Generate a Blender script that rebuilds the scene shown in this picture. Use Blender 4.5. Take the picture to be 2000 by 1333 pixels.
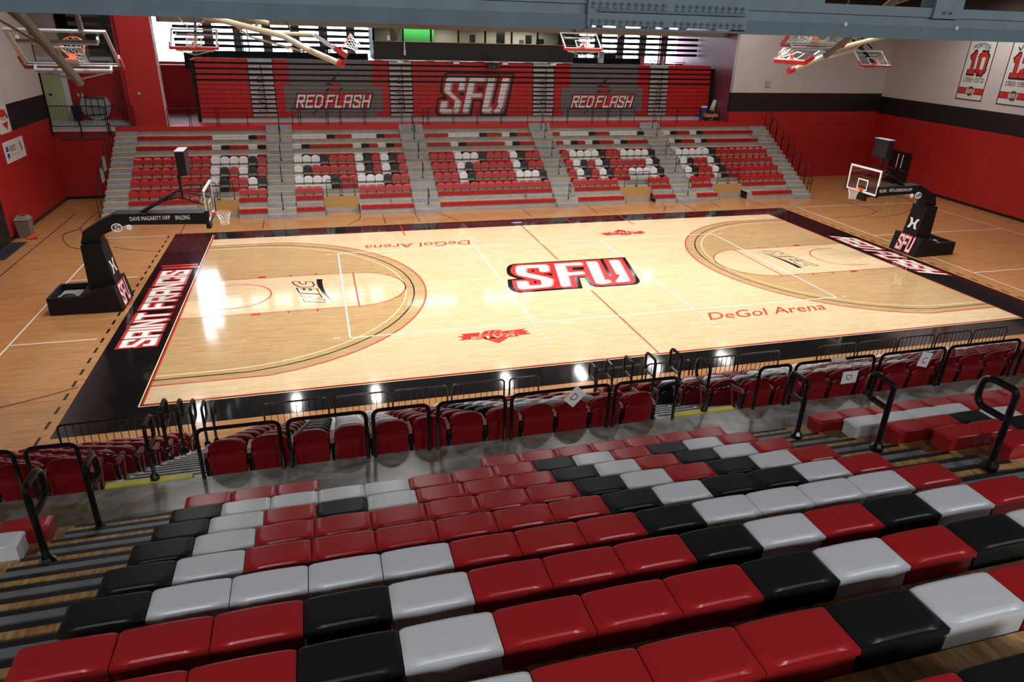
import bpy, bmesh, math, random
from mathutils import Vector, Matrix
from mathutils.geometry import tessellate_polygon
random.seed(7)
for o in list(bpy.data.objects): bpy.data.objects.remove(o)
SC = bpy.context.scene
COL = SC.collection

# ---------------------------------------------------------------- camera
CP = Vector((-9.5303, -24.6385, 8.899))
YAW, PIT, ROL, FPX = 0.28020, -0.425852, 0.0288367, 1337.77
_f = Vector((math.sin(YAW)*math.cos(PIT), math.cos(YAW)*math.cos(PIT), math.sin(PIT)))
_r0 = Vector((math.cos(YAW), -math.sin(YAW), 0)); _u0 = _r0.cross(_f)
CR = _r0*math.cos(ROL)+_u0*math.sin(ROL); CU = -_r0*math.sin(ROL)+_u0*math.cos(ROL); CF = _f
cam = bpy.data.cameras.new('camera'); co = bpy.data.objects.new('camera', cam); COL.objects.link(co)
cam.sensor_width = 36; cam.lens = FPX/2000*36; cam.clip_end = 300; cam.clip_start = .05
M3 = Matrix((CR, CU, -CF)).transposed()
co.matrix_world = Matrix.Translation(CP) @ M3.to_4x4()
SC.camera = co
def ray(px, py): return CF + CR*((px-1000)/FPX) - CU*((py-666.5)/FPX)
def onz(px, py, z=0): d = ray(px, py); return CP + d*((z-CP.z)/d.z)       # a traced pixel put on the floor plane it belongs to
def ony(px, py, y): d = ray(px, py); return CP + d*((y-CP.y)/d.y)
def pr(x, y, z):
    d = Vector((x, y, z))-CP; k = d.dot(CF)
    if k < .05: return (-9999, -9999)
    return (1000+FPX*d.dot(CR)/k, 666.5-FPX*d.dot(CU)/k)
def seen(x, y, z, m=60):
    p = pr(x, y, z); return -m < p[0] < 2000+m and -m < p[1] < 1333+m

# ---------------------------------------------------------------- view, world, lamps
SC.view_settings.view_transform = 'Standard'; SC.view_settings.look = 'None'
SC.view_settings.exposure = -0.75; SC.view_settings.gamma = 1.0; SC.view_settings.use_curve_mapping = False
W = bpy.data.worlds.new('daylight'); SC.world = W; W.use_nodes = True
bg = W.node_tree.nodes['Background']; bg.inputs[0].default_value = (.86, .93, 1, 1); bg.inputs[1].default_value = 20
def area(name, loc, sx, sy, power, col=(1, .95, .87), tgt=None, spread=180):
    l = bpy.data.lights.new(name, 'AREA'); l.shape = 'RECTANGLE'; l.size = sx; l.size_y = sy
    l.energy = power; l.color = col; l.spread = math.radians(spread)
    o = bpy.data.objects.new(name, l); COL.objects.link(o); o.location = loc
    if tgt is not None: o.rotation_euler = (Vector(tgt)-Vector(loc)).to_track_quat('-Z', 'Y').to_euler()
    return o
LC = (1, .97, .93)
for ix in range(6):
    for iy, yy in enumerate((-7, -.5, 6)): area('arena_and_fill_lamp', (-13.5+ix*5.6, yy, 12.2), 1.4, .7, 540, LC, spread=140)
for xx in (-17.5, -12, -7.2, 1.3, 6.5, 12, 17.5): area('arena_and_fill_lamp', (xx, 14, 12.2), .45, 1.6, 220, LC, spread=150)
area('arena_and_fill_lamp', (25, 8, 12.0), 1.2, .6, 420, LC, spread=150); area('arena_and_fill_lamp', (-19.5, 8, 12.0), 1.2, .6, 200, LC, spread=150)
for xx in (-19, -12, -5, 2, 9, 16): area('arena_and_fill_lamp', (xx, -28.5, 11.6), 1.2, .6, 380, (.93, .97, 1), tgt=(xx, -22, 6))  # unseen fill lamps added behind the camera to light near seats and girder

# ---------------------------------------------------------------- materials
def mat(name, col, rough=.5, metal=0, spec=.5, coat=0, emit=0, noise=0, nscale=6, bump=0, bscale=40):
    m = bpy.data.materials.new(name); m.use_nodes = True; nt = m.node_tree; b = nt.nodes['Principled BSDF']
    b.inputs['Base Color'].default_value = (*col, 1); b.inputs['Roughness'].default_value = rough
    b.inputs['Metallic'].default_value = metal; b.inputs['Specular IOR Level'].default_value = spec
    b.inputs['Coat Weight'].default_value = coat; b.inputs['Coat Roughness'].default_value = .12
    if emit: b.inputs['Emission Color'].default_value = (*col, 1); b.inputs['Emission Strength'].default_value = emit
    if noise or bump:
        g = nt.nodes.new('ShaderNodeNewGeometry')
        if noise:
            n = nt.nodes.new('ShaderNodeTexNoise'); n.inputs['Scale'].default_value = nscale; n.inputs['Detail'].default_value = 4
            nt.links.new(g.outputs['Position'], n.inputs['Vector'])
            r = nt.nodes.new('ShaderNodeMapRange'); r.inputs[1].default_value = .3; r.inputs[2].default_value = .7
            r.inputs[3].default_value = 1-noise; r.inputs[4].default_value = 1+noise
            nt.links.new(n.outputs[0], r.inputs[0])
            x = nt.nodes.new('ShaderNodeVectorMath'); x.operation = 'SCALE'; x.inputs[0].default_value = col
            nt.links.new(r.outputs[0], x.inputs['Scale']); nt.links.new(x.outputs[0], b.inputs['Base Color'])
        if bump:
            n2 = nt.nodes.new('ShaderNodeTexNoise'); n2.inputs['Scale'].default_value = bscale
            nt.links.new(g.outputs['Position'], n2.inputs['Vector'])
            bp = nt.nodes.new('ShaderNodeBump'); bp.inputs['Strength'].default_value = bump; bp.inputs['Distance'].default_value = .01
            nt.links.new(n2.outputs[0], bp.inputs['Height']); nt.links.new(bp.outputs[0], b.inputs['Normal'])
    return m
def wood(name, c1, c2, dark, rough=.16, bw=1.1, bh=.057, spec=.5):
    m = bpy.data.materials.new(name); m.use_nodes = True; nt = m.node_tree; b = nt.nodes['Principled BSDF']
    g = nt.nodes.new('ShaderNodeNewGeometry')
    br = nt.nodes.new('ShaderNodeTexBrick'); br.inputs['Color1'].default_value = (*c1, 1); br.inputs['Color2'].default_value = (*c2, 1)
    br.inputs['Mortar'].default_value = (*dark, 1); br.inputs['Scale'].default_value = 1; br.inputs['Mortar Size'].default_value = .0018
    br.inputs['Brick Width'].default_value = bw; br.inputs['Row Height'].default_value = bh; br.offset = .37; br.offset_frequency = 3
    br.inputs['Bias'].default_value = -.1
    nt.links.new(g.outputs['Position'], br.inputs['Vector'])
    mp = nt.nodes.new('ShaderNodeMapping'); mp.inputs['Scale'].default_value = (1.1, 16, 1)
    n = nt.nodes.new('ShaderNodeTexNoise'); n.inputs['Scale'].default_value = 1.6; n.inputs['Detail'].default_value = 6; n.inputs['Roughness'].default_value = .62
    nt.links.new(g.outputs['Position'], mp.inputs['Vector']); nt.links.new(mp.outputs[0], n.inputs['Vector'])
    r = nt.nodes.new('ShaderNodeMapRange'); r.inputs[1].default_value = .3; r.inputs[2].default_value = .62; r.inputs[3].default_value = .74; r.inputs[4].default_value = 1.05
    nt.links.new(n.outputs[0], r.inputs[0])
    x = nt.nodes.new('ShaderNodeVectorMath'); x.operation = 'SCALE'
    nt.links.new(br.outputs['Color'], x.inputs[0]); nt.links.new(r.outputs[0], x.inputs['Scale'])
    nt.links.new(x.outputs[0], b.inputs['Base Color']); b.inputs['Roughness'].default_value = rough; b.inputs['Specular IOR Level'].default_value = spec
    return m
def ply(name, c1, c2, sx=3, sy=26, rough=.42):
    m = bpy.data.materials.new(name); m.use_nodes = True; nt = m.node_tree; b = nt.nodes['Principled BSDF']
    g = nt.nodes.new('ShaderNodeNewGeometry'); mp = nt.nodes.new('ShaderNodeMapping'); mp.inputs['Scale'].default_value = (sx, sy, sx)
    n = nt.nodes.new('ShaderNodeTexNoise'); n.inputs['Scale'].default_value = 1.4; n.inputs['Detail'].default_value = 3; n.inputs['Distortion'].default_value = 1.2
    nt.links.new(g.outputs['Position'], mp.inputs['Vector']); nt.links.new(mp.outputs[0], n.inputs['Vector'])
    cr = nt.nodes.new('ShaderNodeValToRGB'); cr.color_ramp.elements[0].position = .36; cr.color_ramp.elements[1].position = .62
    cr.color_ramp.elements[0].color = (*c2, 1); cr.color_ramp.elements[1].color = (*c1, 1)
    nt.links.new(n.outputs[0], cr.inputs[0]); nt.links.new(cr.outputs[0], b.inputs['Base Color']); b.inputs['Roughness'].default_value = rough
    return m
def glass(name, tint=(.9, .95, .95), refl=.12):
    m = bpy.data.materials.new(name); m.use_nodes = True; nt = m.node_tree; nt.nodes.clear()
    o = nt.nodes.new('ShaderNodeOutputMaterial'); t = nt.nodes.new('ShaderNodeBsdfTransparent'); t.inputs[0].default_value = (*tint, 1)
    gl = nt.nodes.new('ShaderNodeBsdfGlossy'); gl.inputs['Roughness'].default_value = .03
    mx = nt.nodes.new('ShaderNodeMixShader'); mx.inputs[0].default_value = refl
    nt.links.new(t.outputs[0], mx.inputs[1]); nt.links.new(gl.outputs[0], mx.inputs[2]); nt.links.new(mx.outputs[0], o.inputs[0])
    return m
RED, BLK, WHT = (.42, .018, .022), (.012, .012, .014), (.72, .72, .74)
MT = dict(
 floor=wood('old_maple', (.52, .26, .105), (.44, .205, .075), (.25, .11, .04), .13),
 court=wood('court_maple', (.80, .60, .375), (.73, .52, .30), (.46, .29, .13), .09),
 stain=wood('stained_maple', (.56, .375, .185), (.48, .30, .135), (.28, .15, .055), .09),
 fblack=mat('floor_black', (.008, .007, .008), .075, spec=.6), fred=mat('floor_red', (.55, .03, .025), .2), fdark=mat('floor_dark_red', (.12, .02, .015), .2),
 fwhite=mat('floor_white', (.85, .83, .78), .2), fcream=mat('floor_cream', (.86, .66, .35), .2), fgrey=mat('floor_grey', (.36, .36, .37), .2), fblue=mat('floor_blue', (.03, .08, .35), .2),
 red=mat('seat_red', RED, .3, bump=.06, bscale=260), black=mat('seat_black', BLK, .4, spec=.4, bump=.06, bscale=260), white=mat('seat_white', WHT, .32),
 chred=mat('chair_red', (.24, .007, .009), .38), wallred=mat('wall_red', (.40, .012, .012), .55, noise=.07, nscale=1.3, bump=.15, bscale=9),
 wallblk=mat('wall_black', (.010, .008, .009), .5), wallwht=mat('wall_white', (.60, .55, .54), .6, noise=.03, nscale=1, bump=.1, bscale=9),
 steel=mat('rail_black', (.006, .006, .007), .22, spec=.6), grey=mat('riser_grey', (.46, .45, .435), .42, metal=.3, noise=.12, nscale=2.5),
 stepg=mat('step_grey', (.20, .205, .22), .4, noise=.15, nscale=4), treadw=mat('tread_white', (.52, .53, .55), .35), tan=mat('nosing_tan', (.46, .42, .30), .5),
 yellow=mat('nosing_yellow', (.62, .55, .03), .45), nos=mat('nosing_black', (.012, .012, .013), .55),
 ply=ply('deck_plywood', (.58, .36, .15), (.36, .17, .05), 14, 3), plyv=ply('panel_plywood', (.62, .38, .14), (.42, .22, .07), 24, 24),
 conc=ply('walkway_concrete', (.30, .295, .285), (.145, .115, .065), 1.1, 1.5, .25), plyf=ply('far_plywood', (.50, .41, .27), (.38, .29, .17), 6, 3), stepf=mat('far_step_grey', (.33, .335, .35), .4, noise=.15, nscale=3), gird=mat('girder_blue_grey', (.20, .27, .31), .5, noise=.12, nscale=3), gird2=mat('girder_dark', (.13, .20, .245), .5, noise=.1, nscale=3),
 ceil=mat('ceiling_dark', (.045, .038, .033), .8), soffit=mat('soffit_taupe', (.22, .17, .13), .7), navy=mat('parapet_navy', (.012, .016, .028), .6),
 pad=mat('hoop_black', (.005, .005, .006), .55, spec=.3), padred=mat('pad_red', (.50, .02, .022), .4), rim=mat('rim_orange', (.75, .09, .03), .35), net=mat('net_white', (.8, .78, .75), .6),
 alu=mat('board_frame', (.62, .63, .64), .35, metal=.5), bwhite=mat('board_white', (.9, .9, .9), .4), cream=mat('mast_cream', (.52, .44, .30), .45), mast=mat('mast_grey', (.17, .155, .14), .45, metal=.3),
 glass=glass('board_glass', (.9, .94, .94), .08), wglass=glass('window_glass', (.93, .97, 1), .06), paper=mat('paper_white', (.82, .82, .83), .6), prn=mat('print_red', (.55, .02, .02), .6), prb=mat('print_black', (.01, .01, .012), .6), prblue=mat('print_blue', (.02, .05, .35), .6), prgrey=mat('print_grey', (.3, .28, .28), .5),
 ban=mat('banner_cloth', (.66, .64, .62), .7), binm=mat('bin_tan', (.20, .165, .13), .5), binl=mat('bin_lid', (.25, .21, .15), .5), cone=mat('cone_orange', (.85, .10, .03), .4), bluebin=mat('bin_blue', (.01, .014, .06), .4),
 door=mat('door_green', (.55, .60, .32), .5), dgrey=mat('door_black', (.012, .011, .012), .4), chrome=mat('chrome', (.75, .75, .76), .15, metal=1), ubgrey=mat('seat_grey', (.13, .125, .125), .45), ubgap=mat('bleacher_gap', (.012, .011, .011), .6),
 green=mat('green_screen', (.012, .20, .02), .7), beige=mat('booth_beige', (.62, .55, .38), .7), ledge=mat('ledge_wood', (.45, .27, .12), .4), lamp=mat('lamp_glow', (1, .98, .9), .5, emit=6), screen=mat('screen_dark', (.02, .015, .018), .3), purple=mat('return_wall', (.22, .04, .075), .5), whfloor=mat('concourse_floor', (.6, .62, .66), .25), tabl=mat('table_grey', (.42, .41, .39), .5), brown=mat('vent_brown', (.14, .04, .03), .5))
CM = {'R': 'red', 'B': 'black', 'W': 'white'}; CN = {'R': 'red', 'B': 'black', 'W': 'white'}

# ---------------------------------------------------------------- mesh helpers
class Mb:
    def __init__(s): s.v, s.f, s.m, s.k = [], [], [], 0
    def add(s, vs, fs):
        b = len(s.v); s.v += [tuple(v) for v in vs]; s.f += [tuple(b+i for i in f) for f in fs]; s.m += [s.k]*len(fs); return s
    def box(s, x0, x1, y0, y1, z0, z1):
        return s.add([(x0,y0,z0),(x1,y0,z0),(x1,y1,z0),(x0,y1,z0),(x0,y0,z1),(x1,y0,z1),(x1,y1,z1),(x0,y1,z1)],
                     [(0,3,2,1),(4,5,6,7),(0,1,5,4),(1,2,6,5),(2,3,7,6),(3,0,4,7)])
    def prism(s, poly, ax, lo, hi):
        n = len(poly); mk = {'x': lambda u,v,w: (w,u,v), 'y': lambda u,v,w: (u,w,v), 'z': lambda u,v,w: (u,v,w)}[ax]
        vs = [mk(u,v,lo) for u,v in poly]+[mk(u,v,hi) for u,v in poly]
        tri = tessellate_polygon([[Vector((u,v,0)) for u,v in poly]])
        fs = [tuple(t) for t in tri]+[tuple(i+n for i in reversed(t)) for t in tri]+[(i,(i+1)%n,n+(i+1)%n,n+i) for i in range(n)]
        return s.add(vs, fs)
    def tube(s, path, r, n=8, closed=False):
        P = [Vector(p) for p in path]; N = len(P); rings = []; up = None
        for i in range(N):
            a = P[i-1] if (i > 0 or closed) else P[i]; c = P[(i+1)%N] if (i < N-1 or closed) else P[i]
            t = (c-a).normalized()
            if up is None: up = t.orthogonal().normalized()
            up = (up-t*up.dot(t)).normalized(); w = t.cross(up)
            d1 = (P[i]-a).normalized() if i > 0 or closed else t
            k = 1/max(.5, math.sqrt(max(.01, (1+d1.dot((c-P[i]).normalized() if (c-P[i]).length else t))/2)))
            k = min(k, 1.5)
            rings.append([P[i]+(up*math.cos(2*math.pi*j/n)+w*math.sin(2*math.pi*j/n))*r*(k if N > 2 else 1) for j in range(n)])
        vs = [v for R in rings for v in R]; fs = []
        for i in range(N if closed else N-1):
            i2 = (i+1)%N
            fs += [(i*n+j, i*n+(j+1)%n, i2*n+(j+1)%n, i2*n+j) for j in range(n)]
        if not closed: fs += [tuple(range(n-1,-1,-1)), tuple((N-1)*n+j for j in range(n))]
        return s.add(vs, fs)
    def lathe(s, prof, n=16, c=(0,0,0)):
        vs = [(c[0]+r*math.cos(2*math.pi*j/n), c[1]+r*math.sin(2*math.pi*j/n), c[2]+z) for r,z in prof for j in range(n)]
        fs = [(i*n+j, i*n+(j+1)%n, (i+1)*n+(j+1)%n, (i+1)*n+j) for i in range(len(prof)-1) for j in range(n)]
        fs += [tuple(range(n-1,-1,-1)), tuple((len(prof)-1)*n+j for j in range(n))]
        return s.add(vs, fs)
    def flat(s, poly):                       # polygon of 3-D points lying in one plane
        tri = tessellate_polygon([[Vector(p) for p in poly]]); return s.add(poly, [tuple(t) for t in tri])
    def mesh(s, name, mats, smooth=False):
        me = bpy.data.meshes.new(name); me.from_pydata(s.v, [], s.f)
        for m in (mats if isinstance(mats, (list, tuple)) else [mats]): me.materials.append(MT[m] if isinstance(m, str) else m)
        bm = bmesh.new(); bm.from_mesh(me)
        for f, k in zip(bm.faces, s.m): f.material_index = k
        bmesh.ops.recalc_face_normals(bm, faces=bm.faces)
        bm.to_mesh(me); bm.free()
        if smooth: me.shade_smooth()
        return me
def rpath(pts, r, n=4, closed=False):
    P = [Vector(p) for p in pts]; out = []; N = len(P)
    for i in range(N):
        if not closed and i in (0, N-1): out.append(P[i]); continue
        a, b, c = P[i-1], P[i], P[(i+1)%N]; d1 = (a-b); d2 = (c-b); k = min(r, d1.length*.49, d2.length*.49)
        s, e = b+d1.normalized()*k, b+d2.normalized()*k
        for j in range(n+1): t = j/n; out.append(s*(1-t)**2+b*2*t*(1-t)+e*t*t)
    return out
def link(name, me, parent=None, loc=(0,0,0)):
    o = bpy.data.objects.new(name, me); COL.objects.link(o); o.location = loc
    if parent is not None: o.parent = parent
    return o
def ob(name, mb, mats, parent=None, loc=(0,0,0), smooth=False): return link(name, mb.mesh(name, mats, smooth), parent, loc)
def tag(o, label, cat, group=None, kind=None):
    o['label'] = label; o['category'] = cat
    if group: o['group'] = group
    if kind: o['kind'] = kind
    return o
def thing(name, label, cat, loc=(0,0,0), rz=0, group=None):
    o = bpy.data.objects.new(name, None); COL.objects.link(o); o.location = loc; o.rotation_euler = (0,0,rz); o.empty_display_size = .2
    return tag(o, label, cat, group)
def struct(name, mb, mats, label, cat): return tag(ob(name, mb, mats), label, cat, kind='structure')
ORD = 'first second third fourth fifth sixth seventh eighth ninth tenth eleventh twelfth thirteenth fourteenth fifteenth sixteenth seventeenth eighteenth nineteenth twentieth'.split()

# stroke lettering: polylines on a 4 x 6 grid
GL = {'S':[[(4,4.8),(4,6),(0,6),(0,3.7),(4,2.3),(4,0),(0,0),(0,1.2)]],'F':[[(0,0),(0,6),(4,6)],[(0,3),(3.2,3)]],'U':[[(0,6),(0,0),(4,0),(4,6)]],'A':[[(0,0),(0,6),(4,6),(4,0)],[(0,2.6),(4,2.6)]],
 'I':[[(0,0),(0,6)]],'N':[[(0,0),(0,6)],[(0.2,6),(3.8,0)],[(4,0),(4,6)]],'T':[[(0,6),(4,6)],[(2,0),(2,6)]],'R':[[(0,0),(0,6),(4,6),(4,3),(0,3)],[(1.8,3),(4,0)]],'C':[[(4,4.4),(4,6),(0,6),(0,0),(4,0),(4,1.6)]],
 'E':[[(4,6),(0,6),(0,0),(4,0)],[(0,3),(3.2,3)]],'D':[[(0,0),(0,6),(3,6),(4,5),(4,1),(3,0),(0,0)]],'L':[[(0,6),(0,0),(3.6,0)]],'H':[[(0,0),(0,6)],[(4,0),(4,6)],[(0,3),(4,3)]],'V':[[(0,6),(2,0),(4,6)]],
 'P':[[(0,0),(0,6),(4,6),(4,3),(0,3)]],'O':[[(1,0),(0,1),(0,5),(1,6),(3,6),(4,5),(4,1),(3,0),(1,0)]],'0':[[(1,0),(0,1),(0,5),(1,6),(3,6),(4,5),(4,1),(3,0),(1,0)]],'1':[[(0,5),(1.4,6),(1.4,0)],[(0,0),(2.8,0)]],
 '2':[[(0,4.8),(0,6),(4,6),(4,3.4),(0,1),(0,0),(4,0)]],'6':[[(4,6),(0,6),(0,0),(4,0),(4,3),(0,3)]],'5':[[(4,6),(0,6),(0,3.2),(4,3.2),(4,0),(0,0)]],'9':[[(4,3),(0,3),(0,6),(4,6),(4,0),(0,0)]],
 '8':[[(0,0),(4,0),(4,6),(0,6),(0,0)],[(0,3),(4,3)]],'7':[[(0,6),(4,6),(1.5,0)]],'-':[[(0,3),(2,3)]],'G':[[(4,5),(4,6),(0,6),(0,0),(4,0),(4,2.8),(2.4,2.8)]],'M':[[(0,0),(0,6),(2,3),(4,6),(4,0)]],'Y':[[(0,6),(2,3),(4,6)],[(2,3),(2,0)]],' ':[]}
def strokes(text, w, gap=1.9, spw=2.2, ext=None):
    q = []; x = 0; ext = w/2 if ext is None else ext
    for ch in text:
        g = GL[ch]
        if not g: x += spw; continue
        wd = max(p[0] for l in g for p in l)
        for l in g:
            for a, b in zip(l, l[1:]):
                a = Vector((a[0]+x, a[1])); b = Vector((b[0]+x, b[1])); d = (b-a).normalized(); nn = Vector((-d.y, d.x))*w/2
                a = a-d*ext; b = b+d*ext; q.append([a+nn, a-nn, b-nn, b+nn])
        x += wd+gap
    return q, x-gap
def stroke_mesh(text, w, fmap, gap=1.9, o=0, mb=None, dx=0, dy=0):
    """fmap(u,v): u 0..1 along the text, v 0..1 over the letter height, to a 3-D point."""
    q, L = strokes(text, w+2*o, gap, ext=w/2+o*.9); mb = mb or Mb(); h = 1.1/2
    A, B, D = Vector(fmap(.5, .5)), Vector(fmap(.6, .5)), Vector(fmap(.5, .6)); nv = (B-A).cross(D-A); nv = nv.normalized()*.00018 if nv.length else Vector()
    for i, k in enumerate(q): mb.flat([Vector(fmap((p.x+dx+h)/(L+2*h), (p.y+dy+h)/(6+2*h)))+nv*(i % 7) for p in k])   # each stroke lies a hair above the last
    return mb
def quadmap(A, B, Cc, D, f=None):            # A lower left, B lower right, C upper right, D upper left (pixels or points)
    A, B, Cc, D = [Vector(p) for p in (A, B, Cc, D)]
    def m(u, v):
        p = (A*(1-u)+B*u)*(1-v)+(D*(1-u)+Cc*u)*v
        return f(p) if f else p
    return m
def fontmesh(text, mapf, name, matn, parent, align='LEFT'):
    c = bpy.data.curves.new('t', 'FONT'); c.body = text; c.size = 1; c.resolution_u = 3; c.align_x = align
    o = bpy.data.objects.new('t', c); COL.objects.link(o); bpy.context.view_layer.update()
    me = bpy.data.meshes.new_from_object(o); vs = [v.co.copy() for v in me.vertices]; fs = [tuple(p.vertices) for p in me.polygons]
    bpy.data.objects.remove(o); bpy.data.curves.remove(c)
    x0 = min(v.x for v in vs); x1 = max(v.x for v in vs); y1 = max(v.y for v in vs)
    mb = Mb(); mb.add([mapf((v.x-x0)/(x1-x0), v.y/y1) for v in vs], fs); return ob(name, mb, matn, parent)

# ================================================================ ROOM
RWX = lambda y: 28.75-(17.2-y)*.0761          # right wall runs very slightly askew
F = struct('floor', Mb().box(-23.6, 30, -31, 17.2, -.2, 0), 'floor', 'varnished hardwood gym floor with painted court lines and logos', 'floor')
def wallbox(mb, zs, f):
    for k, (a, b) in enumerate(zs): mb.k = k; f(mb, a, b)
    return mb
ZS = [(0, 4.2), (4.2, 5.33), (5.33, 12.6)]
struct('wall_left', wallbox(Mb(), ZS, lambda m, a, b: m.box(-22.9, -22.6, -31, 17.3, a, b)), ['wallred', 'wallblk', 'wallwht'], 'left block wall, red below a black stripe and white above', 'wall')
struct('wall_right', wallbox(Mb(), [(0, 4.28), (4.28, 5.4), (5.4, 10.3), (10.3, 12.6)], lambda m, a, b: m.add([(RWX(-31),-31,a),(RWX(17.2),17.2,a),(RWX(17.2)+.3,17.2,a),(RWX(-31)+.3,-31,a),(RWX(-31),-31,b),(RWX(17.2),17.2,b),(RWX(17.2)+.3,17.2,b),(RWX(-31)+.3,-31,b)], [(0,3,2,1),(4,5,6,7),(0,1,5,4),(1,2,6,5),(2,3,7,6),(3,0,4,7)])), ['wallred', 'wallblk', 'wallwht', 'ceil'], 'right wall with the retired number banners, red, black and white', 'wall')
struct('wall_back', wallbox(Mb(), [(0, 4.4), (4.4, 5.58), (5.58, 10.3), (10.3, 12.6)], lambda m, a, b: m.box(16.95, 29.2, 17.2, 17.5, a, b)), ['wallred', 'wallblk', 'wallwht', 'ceil'], 'end wall beside the far stand, white above a black stripe and red', 'wall')
struct('wall_return', Mb().box(16.95, 17.25, 17.5, 25.4, 3.5, 12.6), 'purple', 'dark red return wall at the right end of the upper concourse', 'wall')
struct('wall_stand', Mb().box(-22.6, 29, 17.08, 17.18, 0, 3.5), 'wallred', 'red wall under the balcony behind the far lower stand', 'wall')
struct('light_block_wall', Mb().box(-19.0, -18.76, 17.7, 25, 3.7, 12.6), 'wallred', 'added red partition keeping window light off the left balcony', 'wall')  # unseen wall added to block window light from the left balcony
struct('wall_near', Mb().box(-23, 27, -31, -30.7, 0, 12.6), 'wallwht', 'pale wall behind the near stand', 'wall')
struct('wall_concourse', Mb().box(-24.5, -15, 23.2, 23.5, 3.5, 6.5).box(10, 17, 24.2, 24.5, 3.5, 7).box(-22.3, -18.6, 20.3, 20.5, 3.5, 6.7), 'wallred', 'red back wall of the upper concourse', 'wall')
struct('wall_inner', Mb().box(-24.6, -22.3, 20.3, 20.5, 3.5, 9.6).box(-24.7, -24.4, 17.0, 25.3, 3.5, 12.8).box(-24.7, -22.6, 17.05, 17.3, 3.5, 12.8).box(-22.3, -18.95, 22.6, 22.8, 3.5, 9.8), 'wallwht', 'white wall pieces round the green balcony door', 'wall')
struct('ceiling', Mb().box(-24.5, 30, -31, 26, 12.6, 12.8), 'ceil', 'dark unlit roof deck of the arena', 'ceiling')
struct('balcony_floor', Mb().box(-24.5, -15.6, 17.0, 25.2, 3.5, 3.7).box(-15.6, 29, 18.7, 25.2, 3.5, 3.7), 'whfloor', 'pale shiny concourse floor behind the far stand', 'floor')
struct('pillar', Mb().box(-18.72, -17.12, 17.2, 17.7, 3.55, 12.6), 'wallred', 'wide red pillar left of the upper bleachers', 'pillar')
struct('pillar_lit_side', Mb().box(-17.12, -17.07, 17.25, 17.7, 3.7, 12.6), 'wallwht', 'side face of the red pillar, coloured pale as if lit', 'pillar')  # light falling on this side is put into its pale colour
struct('baseboard_left', Mb().box(-22.6, -22.55, -16, 17, 0, .14).box(-22.6, -19.7, 16.97, 17.02, 0, .14), 'steel', 'black baseboard along the left wall', 'baseboard')
struct('baseboard_right', Mb().box(19.7, 28.7, 17.13, 17.2, 0, .14).add([(RWX(-16)-.05,-16,0),(RWX(17)-.05,17,0),(RWX(17),17,0),(RWX(-16),-16,0),(RWX(-16)-.05,-16,.14),(RWX(17)-.05,17,.14),(RWX(17),17,.14),(RWX(-16),-16,.14)], [(0,3,2,1),(4,5,6,7),(0,1,5,4),(1,2,6,5),(2,3,7,6),(3,0,4,7)]), 'steel', 'black baseboard along the right walls', 'baseboard')
# window wall at the back: piers, sill, lintel, panes
ww = Mb(); ww.box(-24.5, 17, 25, 25.3, 3.5, 6.6); ww.box(-24.5, -18.75, 25, 25.3, 6.6, 12.6)
ww.box(-17.05, 17, 25, 25.3, 9.95, 12.6); ww.box(-18.75, -17.05, 25, 25.3, 12.4, 12.6)
struct('wall_window', ww, 'soffit', 'back wall carrying the long band of windows', 'wall')
xs = [-17.05]
while xs[-1] < 15.5: xs.append(xs[-1]+1.72)
win = thing('window_1', 'long bright window band behind the black bars', 'window'); win['kind'] = 'structure'
for x in xs[1:]: ob('pier', Mb().box(x-.27, x+.27, 24.9, 25.2, 6.6, 9.95), 'prgrey', win)
for x in [-18.75]+xs: ob('pane', Mb().box(x+.02, x+1.66, 25.1, 25.12, 6.6, 9.95 if x > -17.5 else 12.4), 'wglass', win)
for z in (8.2, 9.2): ob('transom', Mb().box(-17.05, 16, 24.98, 25.04, z-.03, z+.03), 'steel', win)
bars = thing('window_bars', 'black horizontal pipes in front of the bright back windows', 'bars')
for z in (7.62, 7.93, 8.27, 8.62): ob('bar', Mb().box(-16.9, 16.9, 22.3, 22.42, z-.085, z+.085), 'steel', bars)
for x in (-13.3, -12.9, -8.4, 8.6, 14.0): ob('upright', Mb().box(x, x+.07, 22.42, 22.5, 6.5, 9.4), 'steel', bars)
b2 = thing('balcony_bars', 'black horizontal bars above the balcony, left of the red pillar', 'bars')
for z in (7.5, 7.95, 8.4, 8.85, 9.25): ob('bar', Mb().box(-23.5, -19.08, 21.6, 21.75, z-.1, z+.1), 'steel', b2)
for x in (-21.6, -20.4, -19.5): ob('upright', Mb().box(x, x+.1, 21.75, 21.85, 7.2, 9.5), 'steel', b2)
struct('parapet', Mb().box(-15.9, -5.95, 21.4, 21.6, 3.7, 7.38).box(6.7, 12.2, 21.4, 21.6, 3.7, 7.38).box(-16.6, -15.9, 22.9, 23.1, 6.3, 7.2), 'navy', 'dark navy parapet wall above the folded upper bleachers', 'parapet')
for nm, xa, xb in (('left', -15.5, -6.0), ('right', 6.75, 12.2)):
    pk = thing('parapet_railing', f'fine picket railing on the dark parapet {nm} of the press box', 'railing', (xa, 21.5, 7.38))
    ob('top_rail', Mb().tube([(0, 0, .24), (xb-xa, 0, .24)], .025, 6), 'steel', pk)
    pp = Mb()
    for i in range(int((xb-xa)/.198)): pp.box(i*.198, i*.198+.012, -.01, .002, 0, .24)
    ob('pickets', pp, 'steel', pk)['kind'] = 'stuff'
    pme = Mb().box(-.03, .03, -.14, -.11, -.4, .24).mesh('post', 'steel')
    for i in range(int((xb-xa)/2.4)+1): link('post', pme, pk, (i*2.4+.1, 0, 0))
sf = Mb().box(-17.05, 16.94, 18.7, 19.1, 8.82, 9.12)
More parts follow.
